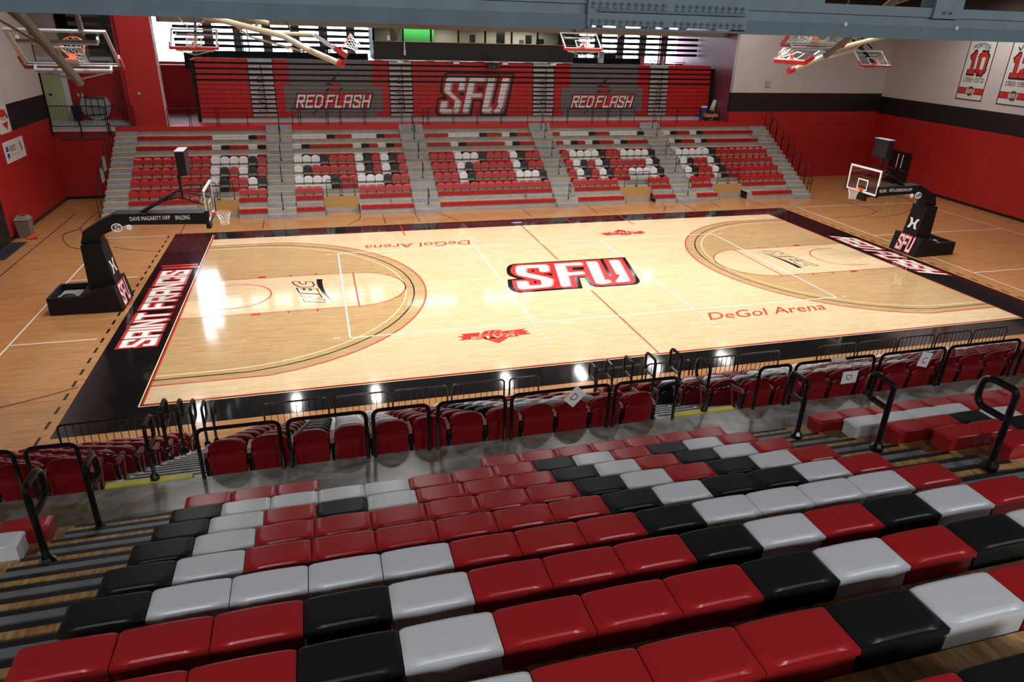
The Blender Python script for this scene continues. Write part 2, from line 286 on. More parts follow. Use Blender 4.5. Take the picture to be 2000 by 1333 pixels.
struct('beam', sf, 'soffit', 'taupe beam across the front of the back windows and press box', 'beam')
cb = Mb(); 
for i in range(16): cb.box(-16.6+i*2.15, -16.15+i*2.15, 18.75, 19.05, 9.12, 9.7)
struct('beam_blocks', cb, 'soffit', 'short taupe blocks standing on the long beam', 'beam')

# ================================================================ COURT PAINT (children of the floor)
def fp(name, poly, m, z): return ob(name, Mb().flat([(x, y, z) for x, y in poly]), m, F)
def rect(x0, x1, y0, y1): return [(x0,y0),(x1,y0),(x1,y1),(x0,y1)]
def lines(name, segs, w, m, z):
    for (a, b) in segs:
        a, b = Vector(a), Vector(b); d = (b-a).normalized(); n = Vector((-d.y, d.x))*w/2
        fp(name, [a+n, a-n, b-n, b+n], m, z)
def polyline(name, pts, w, m, z, closed=False):
    mb = Mb(); P = [Vector(p[:2]) for p in pts]; N = len(P); A = []
    for i in range(N):
        a = P[i-1] if i or closed else P[i]; c = P[(i+1) % N] if i < N-1 or closed else P[i]
        d = (c-a).normalized(); n = Vector((-d.y, d.x))*w/2; A += [(*(P[i]+n), z), (*(P[i]-n), z)]
    mb.add(A, [(2*i, 2*i+1, (2*i+3) % (2*N), (2*i+2) % (2*N)) for i in range(N if closed else N-1)])
    return ob(name, mb, m, F)
def arc(cx, cy, r, a0, a1, n=48): return [(cx+r*math.cos(math.radians(a0+(a1-a0)*i/n)), cy+r*math.sin(math.radians(a0+(a1-a0)*i/n))) for i in range(n+1)]
HX, HY = 14.33, 7.62
fp('court_surface', rect(-HX, HX, -HY, HY), 'court', .0015)
for a, b, c, d in ((-16.05,16.05,HY,8.86), (-16.05,16.05,-8.86,-HY), (-16.05,-HX,-HY,HY), (HX,16.05,-HY,HY)): fp('border_band', rect(a,b,c,d), 'fblack', .002)
lines('boundary_line', [((-HX,-HY),(HX,-HY)), ((-HX,-HY-.025),(-HX,8.4)), ((HX,-HY),(HX,HY))], .05, 'fred', .006)
lines('boundary_line', [((-HX-.07,-HY-.09),(-HX-.07,8.4)), ((-HX-.07,-HY-.09),(HX,-HY-.07))], .035, 'fcream', .006)
for s in (1, -1):
    X = lambda x: -s*x                                    # local x measured from mid court toward the left basket
    q = lambda pts: [(s*p[0], s*p[1]) for p in pts]
    A = arc(-12.75, 0, 6.75, -78, 78); B = arc(-12.75, 0, 6.32, -82, 82); Cc = arc(-12.75, 0, 6.02, -89, 89)
    A = [(-HX, -6.6)]+A+[(-HX, 6.6)]; B = [(-HX, -6.26)]+B+[(-HX, 6.26)]; Cc = [(-HX, -6.02)]+Cc+[(-HX, 6.02)]
    fp('stained_area', q(A), 'stain', .003)
    fp('lane', q([(-HX,-1.83),(-8.54,-1.83)]+arc(-8.54, 0, 1.83, -90, 90, 24)+[(-8.54,1.83),(-HX,1.83)]), 'court', .0045)
    polyline('three_point_line', q(A), .055, 'fred', .006); polyline('three_point_line', q(B), .05, 'fblack', .006); polyline('three_point_line', q(Cc), .05, 'fcream', .006)
    polyline('lane_line', q([(-HX,-1.83),(-8.54,-1.83)]+arc(-8.54, 0, 1.83, -90, 90, 24)+[(-8.54,1.83),(-HX,1.83)]), .05, 'fred', .006)
    lines('free_throw_line', [q([(-8.54,-1.83),(-8.54,1.83)])], .05, 'fred', .0062)
    polyline('restricted_arc', q([(-13.4,-1.22)]+arc(-12.75, 0, 1.22, -90, 90, 24)+[(-13.4,1.22)]), .05, 'fred', .006)
    for yy in (-1.83, 1.83):
        g = 1 if yy > 0 else -1
        fp('lane_block', q(rect(-12.1, -11.8, min(yy, yy+g*.2), max(yy, yy+g*.2))), 'fred', .006)
        for xx in (-10.9, -9.95, -9.0): fp('lane_mark', q(rect(xx-.03, xx+.03, min(yy, yy+g*.2), max(yy, yy+g*.2))), 'fred', .006)
    lines('coach_box_line', [((-s*5.85,6.85),(-s*5.85,8.7)), ((-s*2.75,7.7),(-s*2.75,8.5))], .05, 'fred', .0065)
lines('center_line', [((.07,-7.62),(.07,-1.95)), ((.07,1.95),(.07,7.62))], .05, 'fred', .006)
lines('volleyball_line', [((-9,-4.5),(-9,4.5)), ((9,-4.5),(9,4.5)), ((-3,-4.5),(-3,4.5)), ((3,-4.5),(3,4.5)), ((-9,4.5),(9,4.5)), ((-9,-4.5),(9,-4.5))], .052, 'fwhite', .0066)
for x in (-3, 3):
    for k in range(5): lines('attack_dash', [((x, sg*(4.72+k*.33)), (x, sg*(4.89+k*.33))) for sg in (1, -1)], .052, 'fwhite', .0066)
lines('volleyball_line', [((-9.5,4.45),(-9.3,4.45)), ((9.3,4.45),(9.5,4.45)), ((-9.5,-4.45),(-9.3,-4.45)), ((9.3,-4.45),(9.5,-4.45))], .05, 'fwhite', .0066)
for k in range(26):
    y = -9.8+k*.72
    for sx in (-1, 1): lines('dash', [((sx*16.28, y), (sx*16.28, y+.36))], .07, 'fblack', .003)
lines('outer_line', [((-18.8,-5.5),(-18.8,8.68)), ((-18.8,8.66),(-16.45,8.66)), ((-18.8,2.88),(-16.45,2.88)), ((-18.8,-3.0),(-16.45,-3.0)), ((17.07,-7),(17.07,8.83)), ((17.07,8.83),(25.15,8.7)), ((25.15,-4),(25.3,8.7)), ((17.07,2.78),(25.2,2.68)), ((17.07,-3.1),(25,-3.1))], .05, 'fwhite', .003)
lines('outer_line', [((-21.36,2),(-21.36,13.6)), ((-20.44,10.7),(-20.44,14))], .05, 'fdark', .003)
polyline('outer_line', [onz(*p) for p in ((0,797),(60,782),(110,769),(152,757))], .05, 'fdark', .003)
polyline('outer_line', [onz(*p) for p in ((222,483),(262,489),(312,492))], .05, 'fdark', .003)
polyline('outer_line', [onz(*p) for p in ((158,446),(163,462),(185,480))], .04, 'fdark', .003)
polyline('outer_line', [onz(*p) for p in ((1552,388),(1600,388),(1660,397),(1700,407),(1712,414),(1700,420),(1665,424),(1620,425))], .05, 'fdark', .003)
polyline('outer_line', [onz(*p) for p in ((1742,378),(1770,388),(1784,397),(1782,408),(1760,418),(1725,424),(1690,425))], .05, 'fdark', .003)
polyline('outer_line', [onz(*p) for p in ((680,440),(700,430),(706,421))], .05, 'fdark', .003)
polyline('outer_line', [onz(*p) for p in ((1296,414),(1300,405),(1292,398))], .05, 'fdark', .003)
for a, b in (((352,457),(363,435)), ((513,447),(516,430)), ((748,420),(753,437)), ((811,417),(820,434)), ((1022,409),(1038,423)), ((853,415),(895,431)), ((1148,402),(1168,418)), ((1330,396),(1360,411)), ((1385,392),(1408,406)), ((1460,392),(1500,404))): polyline('outer_line', [onz(*a), onz(*b)], .045, 'fdark', .003)

def traced(name, org, sc, polys, m, z, rot=False):
    for P in polys:
        W3 = [onz(org[0]+x/sc, org[1]+y/sc) for x, y in P]
        fp(name, [(-p.x+.1, -p.y+.2) if rot else (p.x, p.y) for p in W3], m, z)
# centre court monogram
O, S_ = (980, 490), 7.143
traced('center_logo', O, S_, [[(65,270),(75,230),(110,200),(180,185),(560,160),(1000,135),(1710,92),(1725,100),(1925,415),(1920,445),(1880,470),(1800,480),(1400,508),(1300,505),(1230,480),(1190,440),(1155,378),(1085,380),(1130,527),(900,540),(500,570),(260,588),(170,575),(120,545),(90,500),(80,405),(215,392),(110,355),(75,325)]], 'fblack', .0075)
traced('center_logo', O, S_, [[(120,265),(150,212),(215,192),(1360,127),(1425,122),(1680,107),(1870,415),(1860,445),(1800,462),(1420,492),(1330,490),(1260,460),(1220,410),(1195,362),(1015,372),(1065,513),(780,525),(270,570),(200,555),(160,510),(140,418),(350,400),(180,350),(130,310)]], 'fred', .009)
traced('center_logo', O, S_, [[(1370,126),(1415,122),(1535,350),(1495,357)],[(975,240),(1140,228),(1150,268),(990,275)],[(415,268),(445,266),(455,300),(425,300)],[(560,325),(700,318),(712,355)],[(445,425),(475,422),(490,457),(455,460)]], 'fblack', .0102)
LT = [[(190,240),(230,212),(620,195),(640,225),(645,288),(530,298),(515,235),(330,243),(320,305),(640,375),(700,400),(690,480),(640,505),(260,540),(225,520),(205,432),(345,425),(365,492),(555,480),(545,412),(230,345),(195,310)],
 [(730,188),(1105,165),(1110,200),(865,210),(905,310),(1130,293),(1135,328),(910,345),(945,490),(830,505)], [(1175,158),(1310,152),(1425,420),(1490,405),(1510,445),(1370,468),(1310,455)], [(1490,140),(1620,132),(1765,410),(1755,425),(1580,445),(1655,335),(1600,330)]]
traced('center_logo', O, S_, [[(x+30, y+8) for x, y in P] for P in LT], 'fgrey', .0114)
traced('center_logo', O, S_, LT, 'fwhite', .0126)
# conference marks in both lanes
O, S_ = (550, 530), 16.67
NE = [[(355,340),(590,345),(570,380),(640,420),(760,440),(800,400),(770,345),(990,355),(1060,440),(1020,510),(740,535),(560,510),(420,440),(355,370)], [(480,545),(690,560),(725,625),(770,625),(740,560),(890,565),(925,635),(985,640),(950,565),(1150,575),(1240,745),(585,715)], [(590,740),(1250,755),(1320,860),(1010,910),(1390,925),(1440,1025),(750,995),(690,905),(980,845),(660,830)]]
SW = [(1140,265),(1330,265),(1325,380),(1370,560),(1470,760),(1600,930),(1715,1030),(1600,950),(1450,830),(1310,680),(1190,510),(1145,400)]
for rot in (False, True):
    traced('lane_logo', O, S_, [SW], 'fblack', .006, rot)
    for P in NE:
        W3 = [onz(O[0]+x/S_, O[1]+y/S_) for x, y in P]; polyline('lane_logo', [(-p.x+.1, -p.y+.2) if rot else (p.x, p.y) for p in W3], .055, 'fblack', .006, closed=True)
# volleyball association mark, twice
O, S_ = (885, 635), 12.12
for rot in (False, True):
    traced('volleyball_logo', O, S_, [[(180,225),(640,185),(615,240),(420,265),(440,345),(130,372),(250,320),(100,285),(270,268)], [(640,250),(690,200),(740,155),(900,125),(1020,122),(1150,135),(1250,160),(1310,200),(1200,210),(700,245)], [(1210,150),(1720,90),(1640,140),(1800,140),(1710,185),(1870,215),(1570,240),(1500,170),(1380,165),(1300,200)], [(735,300),(760,345),(1080,435),(1320,300)], [(425,262),(1510,175),(1560,270),(480,362)]], 'fred', .0075, rot)
    traced('volleyball_logo', O, S_, [[(820,240),(832,240),(850,180),(900,135),(885,135),(835,175)], [(960,225),(972,225),(985,185),(1035,130),(1022,130),(972,180)], [(1110,215),(1122,215),(1135,185),(1190,150),(1178,148),(1122,180)], [(620,250),(1310,205),(1310,212),(620,257)]], 'court', .009, rot)
    Z = lambda p: (lambda v: (-v.x+.1, -v.y+.2, .0093) if rot else (v.x, v.y, .0093))(onz(O[0]+p.x/S_, O[1]+p.y/S_))
    for ch, Q in (('E', ((490,352),(735,338),(700,270),(455,288))), ('I', ((800,326),(880,322),(845,262),(765,266))), ('V', ((960,320),(1150,306),(1190,232),(930,250))), ('A', ((1225,288),(1470,272),(1430,212),(1300,220)))):
        ob('volleyball_logo', stroke_mesh(ch, 1.0, quadmap(*[(a, b, 0) for a, b in Q], f=Z)), 'court', F)
fontmesh('DeGol Arena', lambda u, v: (3.05+4.75*u+.25*v, -5.52+.6*v+.02*u, .006), 'arena_name', 'fred', F)
fontmesh('DeGol Arena', lambda u, v: (-3.05-4.75*u-.1*v, 5.5-.62*v, .006), 'arena_name', 'fred', F)
# end line names
for txt, s, w, L0, L1, sh in (('SAINT FRANCIS', 1, 1.25, -3.85, 3.35, 0), ('RED FLASH', -1, 1.2, -2.75, 2.85, .55)):
    def E1(u, v, s=s, L0=L0, L1=L1, sh=sh): return (s*(-14.72-.95*v), s*(L0+(L1-L0)*u+sh*(v-.5)), .0)
    for m, o_, zz, dx, dy in (('fred', .75, .0075, 0, 0), ('fgrey', 0, .009, .3, -.3), ('fwhite', 0, .0105, 0, 0)):
        ob('end_line_name', stroke_mesh(txt, w, lambda u, v: tuple(Vector(E1(u, v))+Vector((0, 0, zz))), gap=2.0, o=o_, dx=dx, dy=dy), m, F)
fp('end_line_name', rect(-15.75, -14.42, 3.62, 3.85), 'fred', .0074); fp('end_line_name', rect(-15.85, -14.5, 3.98, 4.12), 'fred', .0074)
# blue oval on the far border
ov = [(.0+.33*math.cos(i*math.pi/10), 8.2+.2*math.sin(i*math.pi/10)) for i in range(20)]
fp('oval_logo', ov, 'fblue', .0075); ob('oval_logo', stroke_mesh('NCAA', 1.2, lambda u, v: (.22-.44*u, 8.26-.13*v, .009)), 'fwhite', F)

# ================================================================ FAR LOWER STAND
SEC = [(-18.5, -12.1, 14), (-10.73, -4.77, 13), (-3.39, 3.11, 14), (4.44, 10.5, 13), (11.87, 18.35, 14)]
AIS = [(-19.6, -18.5), (-12.1, -10.73), (-4.77, -3.39), (3.11, 4.44), (10.5, 11.87), (18.35, 19.6)]
CUT = [(-15.3, -13.5), (-9.33, -7.59), (7.36, 9.2), (13.4, 15.23)]
SN = ['leftmost far block', 'second far block', 'middle far block', 'fourth far block', 'rightmost far block']
FY = lambda i: 11.2+.72*i                     # seat front of row i
FZ = lambda i: .44+.41*i                      # seat top of row i
fs = thing('far_stand', 'grey stepped far stand with aisles under the coloured far seats', 'grandstand'); fs['kind'] = 'structure'
def spans(x0, x1, i):
    """The x spans of row i that exist: the two front rows are cut away for the wheelchair bays."""
    out = [(x0, x1)]
    if i > 0: return out
    for a, b in CUT:
        n = []
        for p, q_ in out:
            if b <= p or a >= q_: n.append((p, q_))
            else: n += [(u, v) for u, v in ((p, a), (b, q_)) if v-u > .05]
        out = n
    return out
for i in range(9):
    y0 = FY(i)+.06; y1 = 17.4 if i == 8 else FY(i)+.80; z = .41*(i+1)-.0
    for a, b in spans(-19.6, 19.6, i):
        m = Mb(); m.k = 0; m.box(a, b, y0, y0+.03, z-.41 if i else 0, z-.03); m.k = 1; m.box(a, b, y0, y1, z-.03, z)
        ob('platform', m, ['grey', 'plyf'], fs)
for i in range(8):
    for a, b in AIS:
        z = .41*(i+1); y = FY(i)+.06
        ob('aisle_step', Mb().box(a+.02, b-.02, y+.37, y+.72, z, z+.205), 'stepf', fs)
        ob('nosing_strip', Mb().box(a+.02, b-.02, y-.005, y+.07, z, z+.008), 'tan', fs)
        ob('nosing_strip', Mb().box(a+.02, b-.02, y+.365, y+.40, z+.205, z+.212), 'grey', fs)
for a, b in AIS:
    ob('aisle_step', Mb().box(a+.02, b-.02, FY(0)-.22, FY(0)+.06, 0, .205), 'stepf', fs)
for a, b in ((-5.9, -4.85), (1.55, 3.0), (9.25, 10.45), (16.9, 18.25), (-16.8, -15.4), (-10.7, -9.4)):
    m = Mb(); m.k = 0; m.box(a, b, FY(0)+.42, FY(1)+.05, .41, .60); m.k = 1; m.box(a, b, FY(0)+.42, FY(0)+.48, .6, .606); ob('step_box', m, ['grey', 'tan'], fs)
for a, b in CUT:
    ob('bay_panel', Mb().box(a, b, FY(1)+.02, FY(1)+.05, .22, .80), 'plyv', fs)
    ob('bay_kick_plate', Mb().box(a, b, FY(1)-.02, FY(1)+.02, 0, .22), 'grey', fs)
    for q_ in (a-.02, b): ob('bay_side', Mb().box(q_, q_+.02, FY(0)+.06, FY(1)+.05, 0, .41), 'pad', fs)
ob('fascia', Mb().box(-19.6, 19.6, FY(8), FY(8)+.08, FZ(8)-.22, FZ(8)+.01), 'padred', fs)
ob('walkway_carpet', Mb().box(-17.05, 19.6, FY(8)+.08, 18.8, 3.66, 3.705), 'padred', fs)
for a, b in AIS[1:5]: ob('fascia_opening', Mb().box(a, b, FY(8)-.01, FY(8)+.3, FZ(8)-.24, FZ(8)+.016), 'stepf', fs)
# ---- seats
def seat_meshes(w, d, h, lip=.02, nx=16, ny=12):
    """Moulded bench module: a flat pad with a rounded contour, a lip all round and a box below; local -y is the front."""
    x = w/2-.003; top = Mb(); g = []
    def ht(px, py):
        ax = x-.014; yb = d/2-.024; R = .075                    # pad outline: straight sides, rounded rear corners
        qx, qy = abs(px)-(ax-R), py-(yb-R)
        dd = (math.hypot(max(qx, 0), max(qy, 0))-R) if (qx > 0 and qy > 0) else max(abs(px)-ax, py-yb)
        e = min(1, max(0, dd/.012)); return .008*(1-(px/x)**2)-.014*e*e*(3-2*e)-.006*max(0, (-py-(d/2-.012))/.012)
    ys = [-d/2+d*j/ny for j in range(ny+1)]; us = [-x+2*x*i/nx for i in range(nx+1)]
    if nx > 8: us = sorted(set(us+[-x+.008, x-.008])); ys = sorted(set(ys+[d/2-.012, d/2-.035, -d/2+.012])); nx, ny = len(us)-1, len(ys)-1
    for yy in ys:
        for xx in us: g.append((xx, yy, ht(xx, yy)))
    n0 = len(g); fs_ = [(j*(nx+1)+i, j*(nx+1)+i+1, (j+1)*(nx+1)+i+1, (j+1)*(nx+1)+i) for j in range(ny) for i in range(nx)]
    rim = [i for i in range(nx)]+[nx+(nx+1)*j for j in range(ny)]+[(nx+1)*ny+nx-i for i in range(nx)]+[(nx+1)*(ny-j) for j in range(ny)]
    lo = [(g[k][0], g[k][1], -.045) for k in rim]; g += lo; R = len(rim)
    fs_ += [(rim[k], rim[(k+1) % R], n0+(k+1) % R, n0+k) for k in range(R)]; fs_.append(tuple(n0+k for k in range(R)))
    top.add(g, fs_)
    return top, Mb().box(-x+.006, x-.006, -d/2+.012, d/2-lip, -h, -.04)
def per_colour(mb, name, smooth=False):
    r = {c: mb.mesh(name, CM[c], smooth) for c in 'RBW'}
    if smooth:
        for m in r.values(): m.set_sharp_from_angle(angle=math.radians(32))
    return r
_t, _b = seat_meshes(.4615, .28, .2, .0, 4, 3)
FT, FB = per_colour(_t, 'seat_top', False), per_colour(_b, 'seat_body')
# rounded backrest
def backrest_mesh(w, h, t=.03, n=10, round_=.105):
    m = Mb(); pts = []
    for i in range(n+1): u = i/n*2-1; pts.append((u*w/2, h-round_*(abs(u)**2.6)))
    pts += [(w/2*.93, 0.0), (-w/2*.93, 0.0)]
    N = len(pts); vs = []
    for s_ in (0, 1):
        for x, z in pts: vs.append((x, t*s_+.10*z/h+.03*(2*x/w)**2*-1, z))
    tri = tessellate_polygon([[Vector((x, z, 0)) for x, z in pts]])
    m.add(vs, [tuple(t_) for t_ in tri]+[tuple(k+N for k in t_) for t_ in tri]+[(k, (k+1) % N, N+(k+1) % N, N+k) for k in range(N)]); return m
BR = per_colour(backrest_mesh(.445, .33), 'backrest')
BK = Mb().box(-.02, .02, .0, .03, -.12, .16).mesh('bracket', 'pad')
ROWS = {7: ['RRRRRRRRWWWWBR', 'WWWWBRRWWWBRR', 'RRRWWWWBRRWBRR', 'RWWWWBRRWWWWB', 'WBRRWBRRRRRRRR'],
 6: ['RRRRRRRRWBRRWB', 'WBRRRRRWBRWBR', 'RRRWBRRRRRWBRR', 'RWBRWBRRWBRRR', 'WBRRWBRRRRRRRR'], 5: ['RRRRRRRRWBRRWB', 'WBRRRRRWBRWBR', 'RRRWBRRRRRWBRR', 'RWBRWBRRWBRRR', 'WBRRWBRRRRRRRR'],
 4: ['RRRRRRRRWWWWBR', 'WWWBRRRWBRWBR', 'RRRWWWBRRRWBRR', 'RWWWWBRRWWWWB', 'WWWWWBRRRRRRRR'], 3: ['RRRRRRRRWBRWBR', 'WBRRRRRWBRWBR', 'RRRWBRRRRRWBRR', 'RWBRWBRRRRRWB', 'WBRRWBRRRRRRRR'],
 2: ['RRRRRRRRWBRRWB', 'WWWWBRRWWWBRR', 'RRRWBRRRRRWWWB', 'RWBRWBRRWWWWB', 'WBRRWBRRRRRRRR'], 1: ['R'*14, 'R'*13, 'R'*14, 'R'*13, 'R'*14], 0: ['R'*14, 'R'*13, 'R'*14, 'R'*13, 'R'*14]}
for i in range(8):
    for k, (a, b, n) in enumerate(SEC):
        w = (b-a)/n
        for j in range(n):
            x = a+w*(j+.5)
            if i == 0 and any(p-.12 < x < q_+.12 for p, q_ in CUT): continue
            if i == 0 and (k == 0 and j == 0): continue
            if i == 1 and any(p < x < q_ for p, q_ in CUT): continue
            c = ROWS[i][k][j]; back = 1 <= i <= 4
            ln = f'{CN[c]} {"round-backed seat" if back else "backless seat"}, {ORD[j]} from left, {ORD[i]} row up, {SN[k]}'
            t = thing('backrest_seat' if back else 'backless_seat', ln, 'seat', (x, FY(i)+.15, FZ(i)), 0, f'{ORD[i]} row of seats in the {SN[k]}')
            link('seat', FT[c], t).scale = (w/.4615, 1, 1); link('seat_body', FB[c], t).scale = (w/.4615, 1, 1)
            if back:
                link('backrest', BR[c], t, (0, .19, .10)); link('bracket', BK, t, (w/2-.02, .24, .02))
# ---- railings of the far stand
def loop_rail(name, label, x0, x1, y, z, h, r=.02, pick=0, group=None, foot=True):
    t = thing(name, label, 'railing', ((x0+x1)/2, y, z), 0, group); w = (x1-x0)/2
    ob('frame', Mb().tube(rpath([(-w, 0, 0), (-w, 0, h), (w, 0, h), (w, 0, 0)], .1, 4), r, 6), 'steel', t)
    if pick:
        ob('lower_rail', Mb().tube([(-w, 0, .12), (w, 0, .12)], r*.7, 5), 'steel', t)
        pm = Mb().box(-.006, .006, -.006, .006, .12, h-.01).mesh('picket', 'steel')
        for q_ in range(pick): link('picket', pm, t, (-w+2*w*(q_+1)/(pick+1), 0, 0))
    if foot:
        fm = Mb().box(-.04, .04, -.06, .06, 0, .02).mesh('foot_plate', 'steel')
        for s_ in (-1, 1): link('foot_plate', fm, t, (s_*w, 0, 0))
    return t
UR = [(-17.05,-16.0), (-15.9,-14.6), (-14.5,-13.03), (-10.65,-10.32), (-10.2,-8.8), (-8.7,-8.07), (-7.98,-6.72), (-6.62,-4.55), (-3.3,-3.05), (-2.95,-1.55), (-1.45,-.08), (.02,1.4), (1.48,3.1), (4.7,5.65), (5.72,7.3), (7.38,8.33), (8.42,9.2), (9.3,10.2), (12.1,13.15), (13.25,14.85), (14.95,16.2), (16.3,17.4)]
for n, (a, b) in enumerate(UR): loop_rail('walkway_railing', f'{ORD[n] if n < 20 else ORD[n-20]+" last"} black loop railing from the red pillar, on the far walkway edge', a, b, 17.25, 3.69, .93, .02, group='loop railings above the far stand')
BN = ['behind the left basket', 'second from the left basket', 'right of the centre block', 'nearest the right basket']
for n, (a, b) in enumerate(CUT):
    mid = (a+b)/2
    for s_, (p, q_) in (('left', (a+.16, mid-.05)), ('right', (mid+.05, b-.16))): loop_rail('bay_railing', f'{s_} black picket railing of the wheelchair bay {BN[n]}', p, q_, FY(1)+.1, .82, .84, .018, pick=8, group='picket railings of the wheelchair bays')
def p_rail(name, label, x, y, z, h, dy, L=.34, dr=.36, r=.019, group=None, n=8, flare=.0):
    t = thing(name, label, 'handrail', (x, y, z), 0, group)
    ob('post', Mb().tube([(0, 0, 0), (0, 0, h-.12)], r, n), 'steel', t)
    s_ = dy*L
    ob('grip_loop', Mb().tube(rpath([(0, 0, h-.12), (0, 0, h), (0, s_, h-flare), (0, s_, h-dr-flare), (0, 0, h-dr)], .11, 5), r, n), 'steel', t)
    ob('base', Mb().lathe([(r*2.3, 0), (r*2.3, .05), (r*1.4, .09)], 8), 'steel', t); return t
AN = ['left of the second far block', 'left of the centre far block', 'right of the centre far block', 'left of the last far block']
for n, (a, b) in enumerate(AIS[1:5]):
    for q_, i in enumerate((0, 2, 4, 6, 7)):
        p_rail('aisle_handrail', f'{ORD[q_]} black aisle handrail up the far stand, aisle {AN[n]}', (a+b)/2+.05, FY(i)+.02+(.38 if i else 0), .41*(i+1)+(.205 if i else .0)-(0 if i else 0), .86, -1, flare=.12, group='handrails in the far aisles')
for sx, nm in ((-1, 'left'), (1, 'right')):
    for i in range(7 if sx < 0 else 8):
        t = thing('side_railing', f'black side guard frame, {ORD[i]} step up the {nm} end of the far stand', 'railing', (sx*19.66, FY(i)+.1, .41*(i+1)), 0, f'guard frames at the {nm} end of the far stand')
        ob('frame', Mb().tube(rpath([(0, 0, -.1), (0, 0, 1.12), (0, .66, 1.12), (0, .66, .1)], .05, 2), .02, 6), 'steel', t)
        ob('lower_rail', Mb().tube([(0, 0, .35), (0, .66, .35)], .014, 5), 'steel', t)
        if i % 2 == 1: ob('grip', Mb().tube(rpath([(-sx*.05, 0, 1.0), (-sx*.05, -.3, .85), (-sx*.05, -.3, .55), (-sx*.05, 0, .6)], .08, 3), .016, 6), 'steel', t)
        if sx < 0 and i in (2, 3): ob('mesh_panel', Mb().box(-.01, .01, .05, .66, .4, 1.08), 'prgrey', t)
p_rail('end_handrail', 'black handrail with bright grip at the foot of the right far stairs', 19.45, FY(0)+.1, .41, .86, -1, flare=.1)

# ================================================================ FAR UPPER STAND (folded)
ub = thing('folded_bleachers', 'tall folded bleachers with red and grey faces and painted logos', 'bleachers')
UY = 19.0
zb = [3.98+.246*k for k in range(8)]; zb += [zb[-1]+.295*(k+1) for k in range(5)]           # bottoms of the 12 rows (+ top)
US = [(-15.6, -12.85), (-11.47, -5.0), (-3.6, 3.93), (5.35, 11.92), (13.29, 16.4)]
UA = [(-12.85, -11.47), (-5.0, -3.6), (3.93, 5.35), (11.92, 13.29)]
ob('backing', Mb().box(-15.6, 16.4, UY+.42, UY+1.6, 3.7, 7.05), 'ubgap', ub)
ob('base_beam', Mb().box(-15.6, 16.4, UY+.0, UY+.2, 3.7, 3.94), 'grey', ub); ob('base_rail', Mb().box(-15.6, 16.4, UY-.03, UY, 3.92, 3.96), 'chrome', ub)
for q_, z in ((-15.78, 7.0), (16.4, 6.9)): ob('end_frame', Mb().box(q_, q_+.16, UY-.05, UY+1.6, 3.7, z), 'pad', ub)
def row_y(k): return UY+(.015*k if k < 8 else .12+.05*(k-8))
for k in range(12):
    z0 = zb[k]; z1 = z0+(.222 if k < 7 else .20)
    G2 = (-10.66, -5.95) if k >= 7 else ((-10.5, -5.8) if k == 0 else (-11.0, -5.43)); G4 = (6.4, 11.1) if k >= 7 else ((6.0, 11.1) if k == 0 else (5.85, 11.5))
    for q_, (a, b) in enumerate(US):
        cuts = [(a, b, 'red')] if q_ in (0, 2, 4) else [(a, (G2 if q_ == 1 else G4)[0], 'red'), (*(G2 if q_ == 1 else G4), 'ubgrey'), ((G2 if q_ == 1 else G4)[1], b, 'red')]
        for u, v, m in cuts:
            nn = max(1, round((v-u)/.46)); w = (v-u)/nn; mb = Mb()
            for s_ in range(nn): mb.box(u+w*s_+.004, u+w*(s_+1)-.004, row_y(k), row_y(k)+.12, z0, z1)
            ob('bench_row', mb, m, ub)['kind'] = 'stuff'
    for a, b in UA:
        ob('folded_step', Mb().box(a+.04, b-.04, row_y(k)-.02, row_y(k)+.12, z0+.02, z0+.13), 'grey', ub); ob('step_edge', Mb().box(a+.04, b-.04, row_y(k)-.04, row_y(k)-.02, z0+.15, z0+.175), 'treadw', ub)
for k in (8, 9, 10): ob('foot_rail', Mb().box(-15.6, 16.4, row_y(k)-.06, row_y(k)-.02, zb[k]-.07, zb[k]-.03), 'steel', ub)
for n, (a, b) in enumerate(UA):
    xm = a+(b-a)*.6
    ob('hand_rail', Mb().tube([(xm-.1, UY-.1, 6.8), (xm, UY-.12, 4.2)], .02, 6), 'steel', ub)
    for z in (6.2, 5.65, 5.1, 4.55): ob('grip_loop', Mb().tube(rpath([(xm, UY-.12, z), (xm-.36, UY-.12, z-.12), (xm-.4, UY-.12, z-.32), (xm-.05, UY-.12, z-.34)], .08, 3), .016, 6), 'steel', ub)
def clipband(P, lo, hi):
    for lim, sg in ((lo, 1), (hi, -1)):
        out = []
        for i in range(len(P)):
            a, b = P[i], P[(i+1) % len(P)]; da, db = sg*(a[1]-lim), sg*(b[1]-lim)
            if da >= 0: out.append(a)
            if da*db < 0: t = da/(da-db); out.append((a[0]+(b[0]-a[0])*t, lim))
        P = out
        if len(P) < 3: return []
    return P
def ublogo(polys, org, sc, m, lay, name='painted_logo', dx=0):
    """Paint on the bench faces: the outline is laid on the bleacher front and cut at every gap between rows."""
    mb = Mb()
    for pi_, P in enumerate(polys):
        Q = [ony(org[0]+x/sc, org[1]+y/sc, UY) for x, y in P]; Q = [(p.x+dx, p.z) for p in Q]
        for k in range(12):
            c = clipband(Q, zb[k], zb[k]+(.222 if k < 7 else .20))
            if len(c) >= 3: mb.flat([(x, row_y(k)-.002-.002*lay-.0002*(pi_ % 9), z) for x, z in c])
    if mb.v: ob(name, mb, m, ub)['kind'] = 'stuff'
O, S_ = (840, 135), 11.11
ublogo([[(260,180),(330,105),(410,65),(1860,88),(1650,1045),(1120,1040),(1060,960),(1105,705),(955,705),(905,1040),(240,1055),(150,1000),(105,930),(170,625),(290,590),(215,500),(215,440)]], O, S_, 'prb', 0)
ublogo([[(285,300),(310,190),(360,140),(440,112),(1800,128),(1610,960),(1140,985),(1100,930),(1160,660),(910,660),(850,990),(250,990),(180,960),(155,900),(200,660),(390,660),(370,610),(270,490)]], O, S_, 'red', 1)
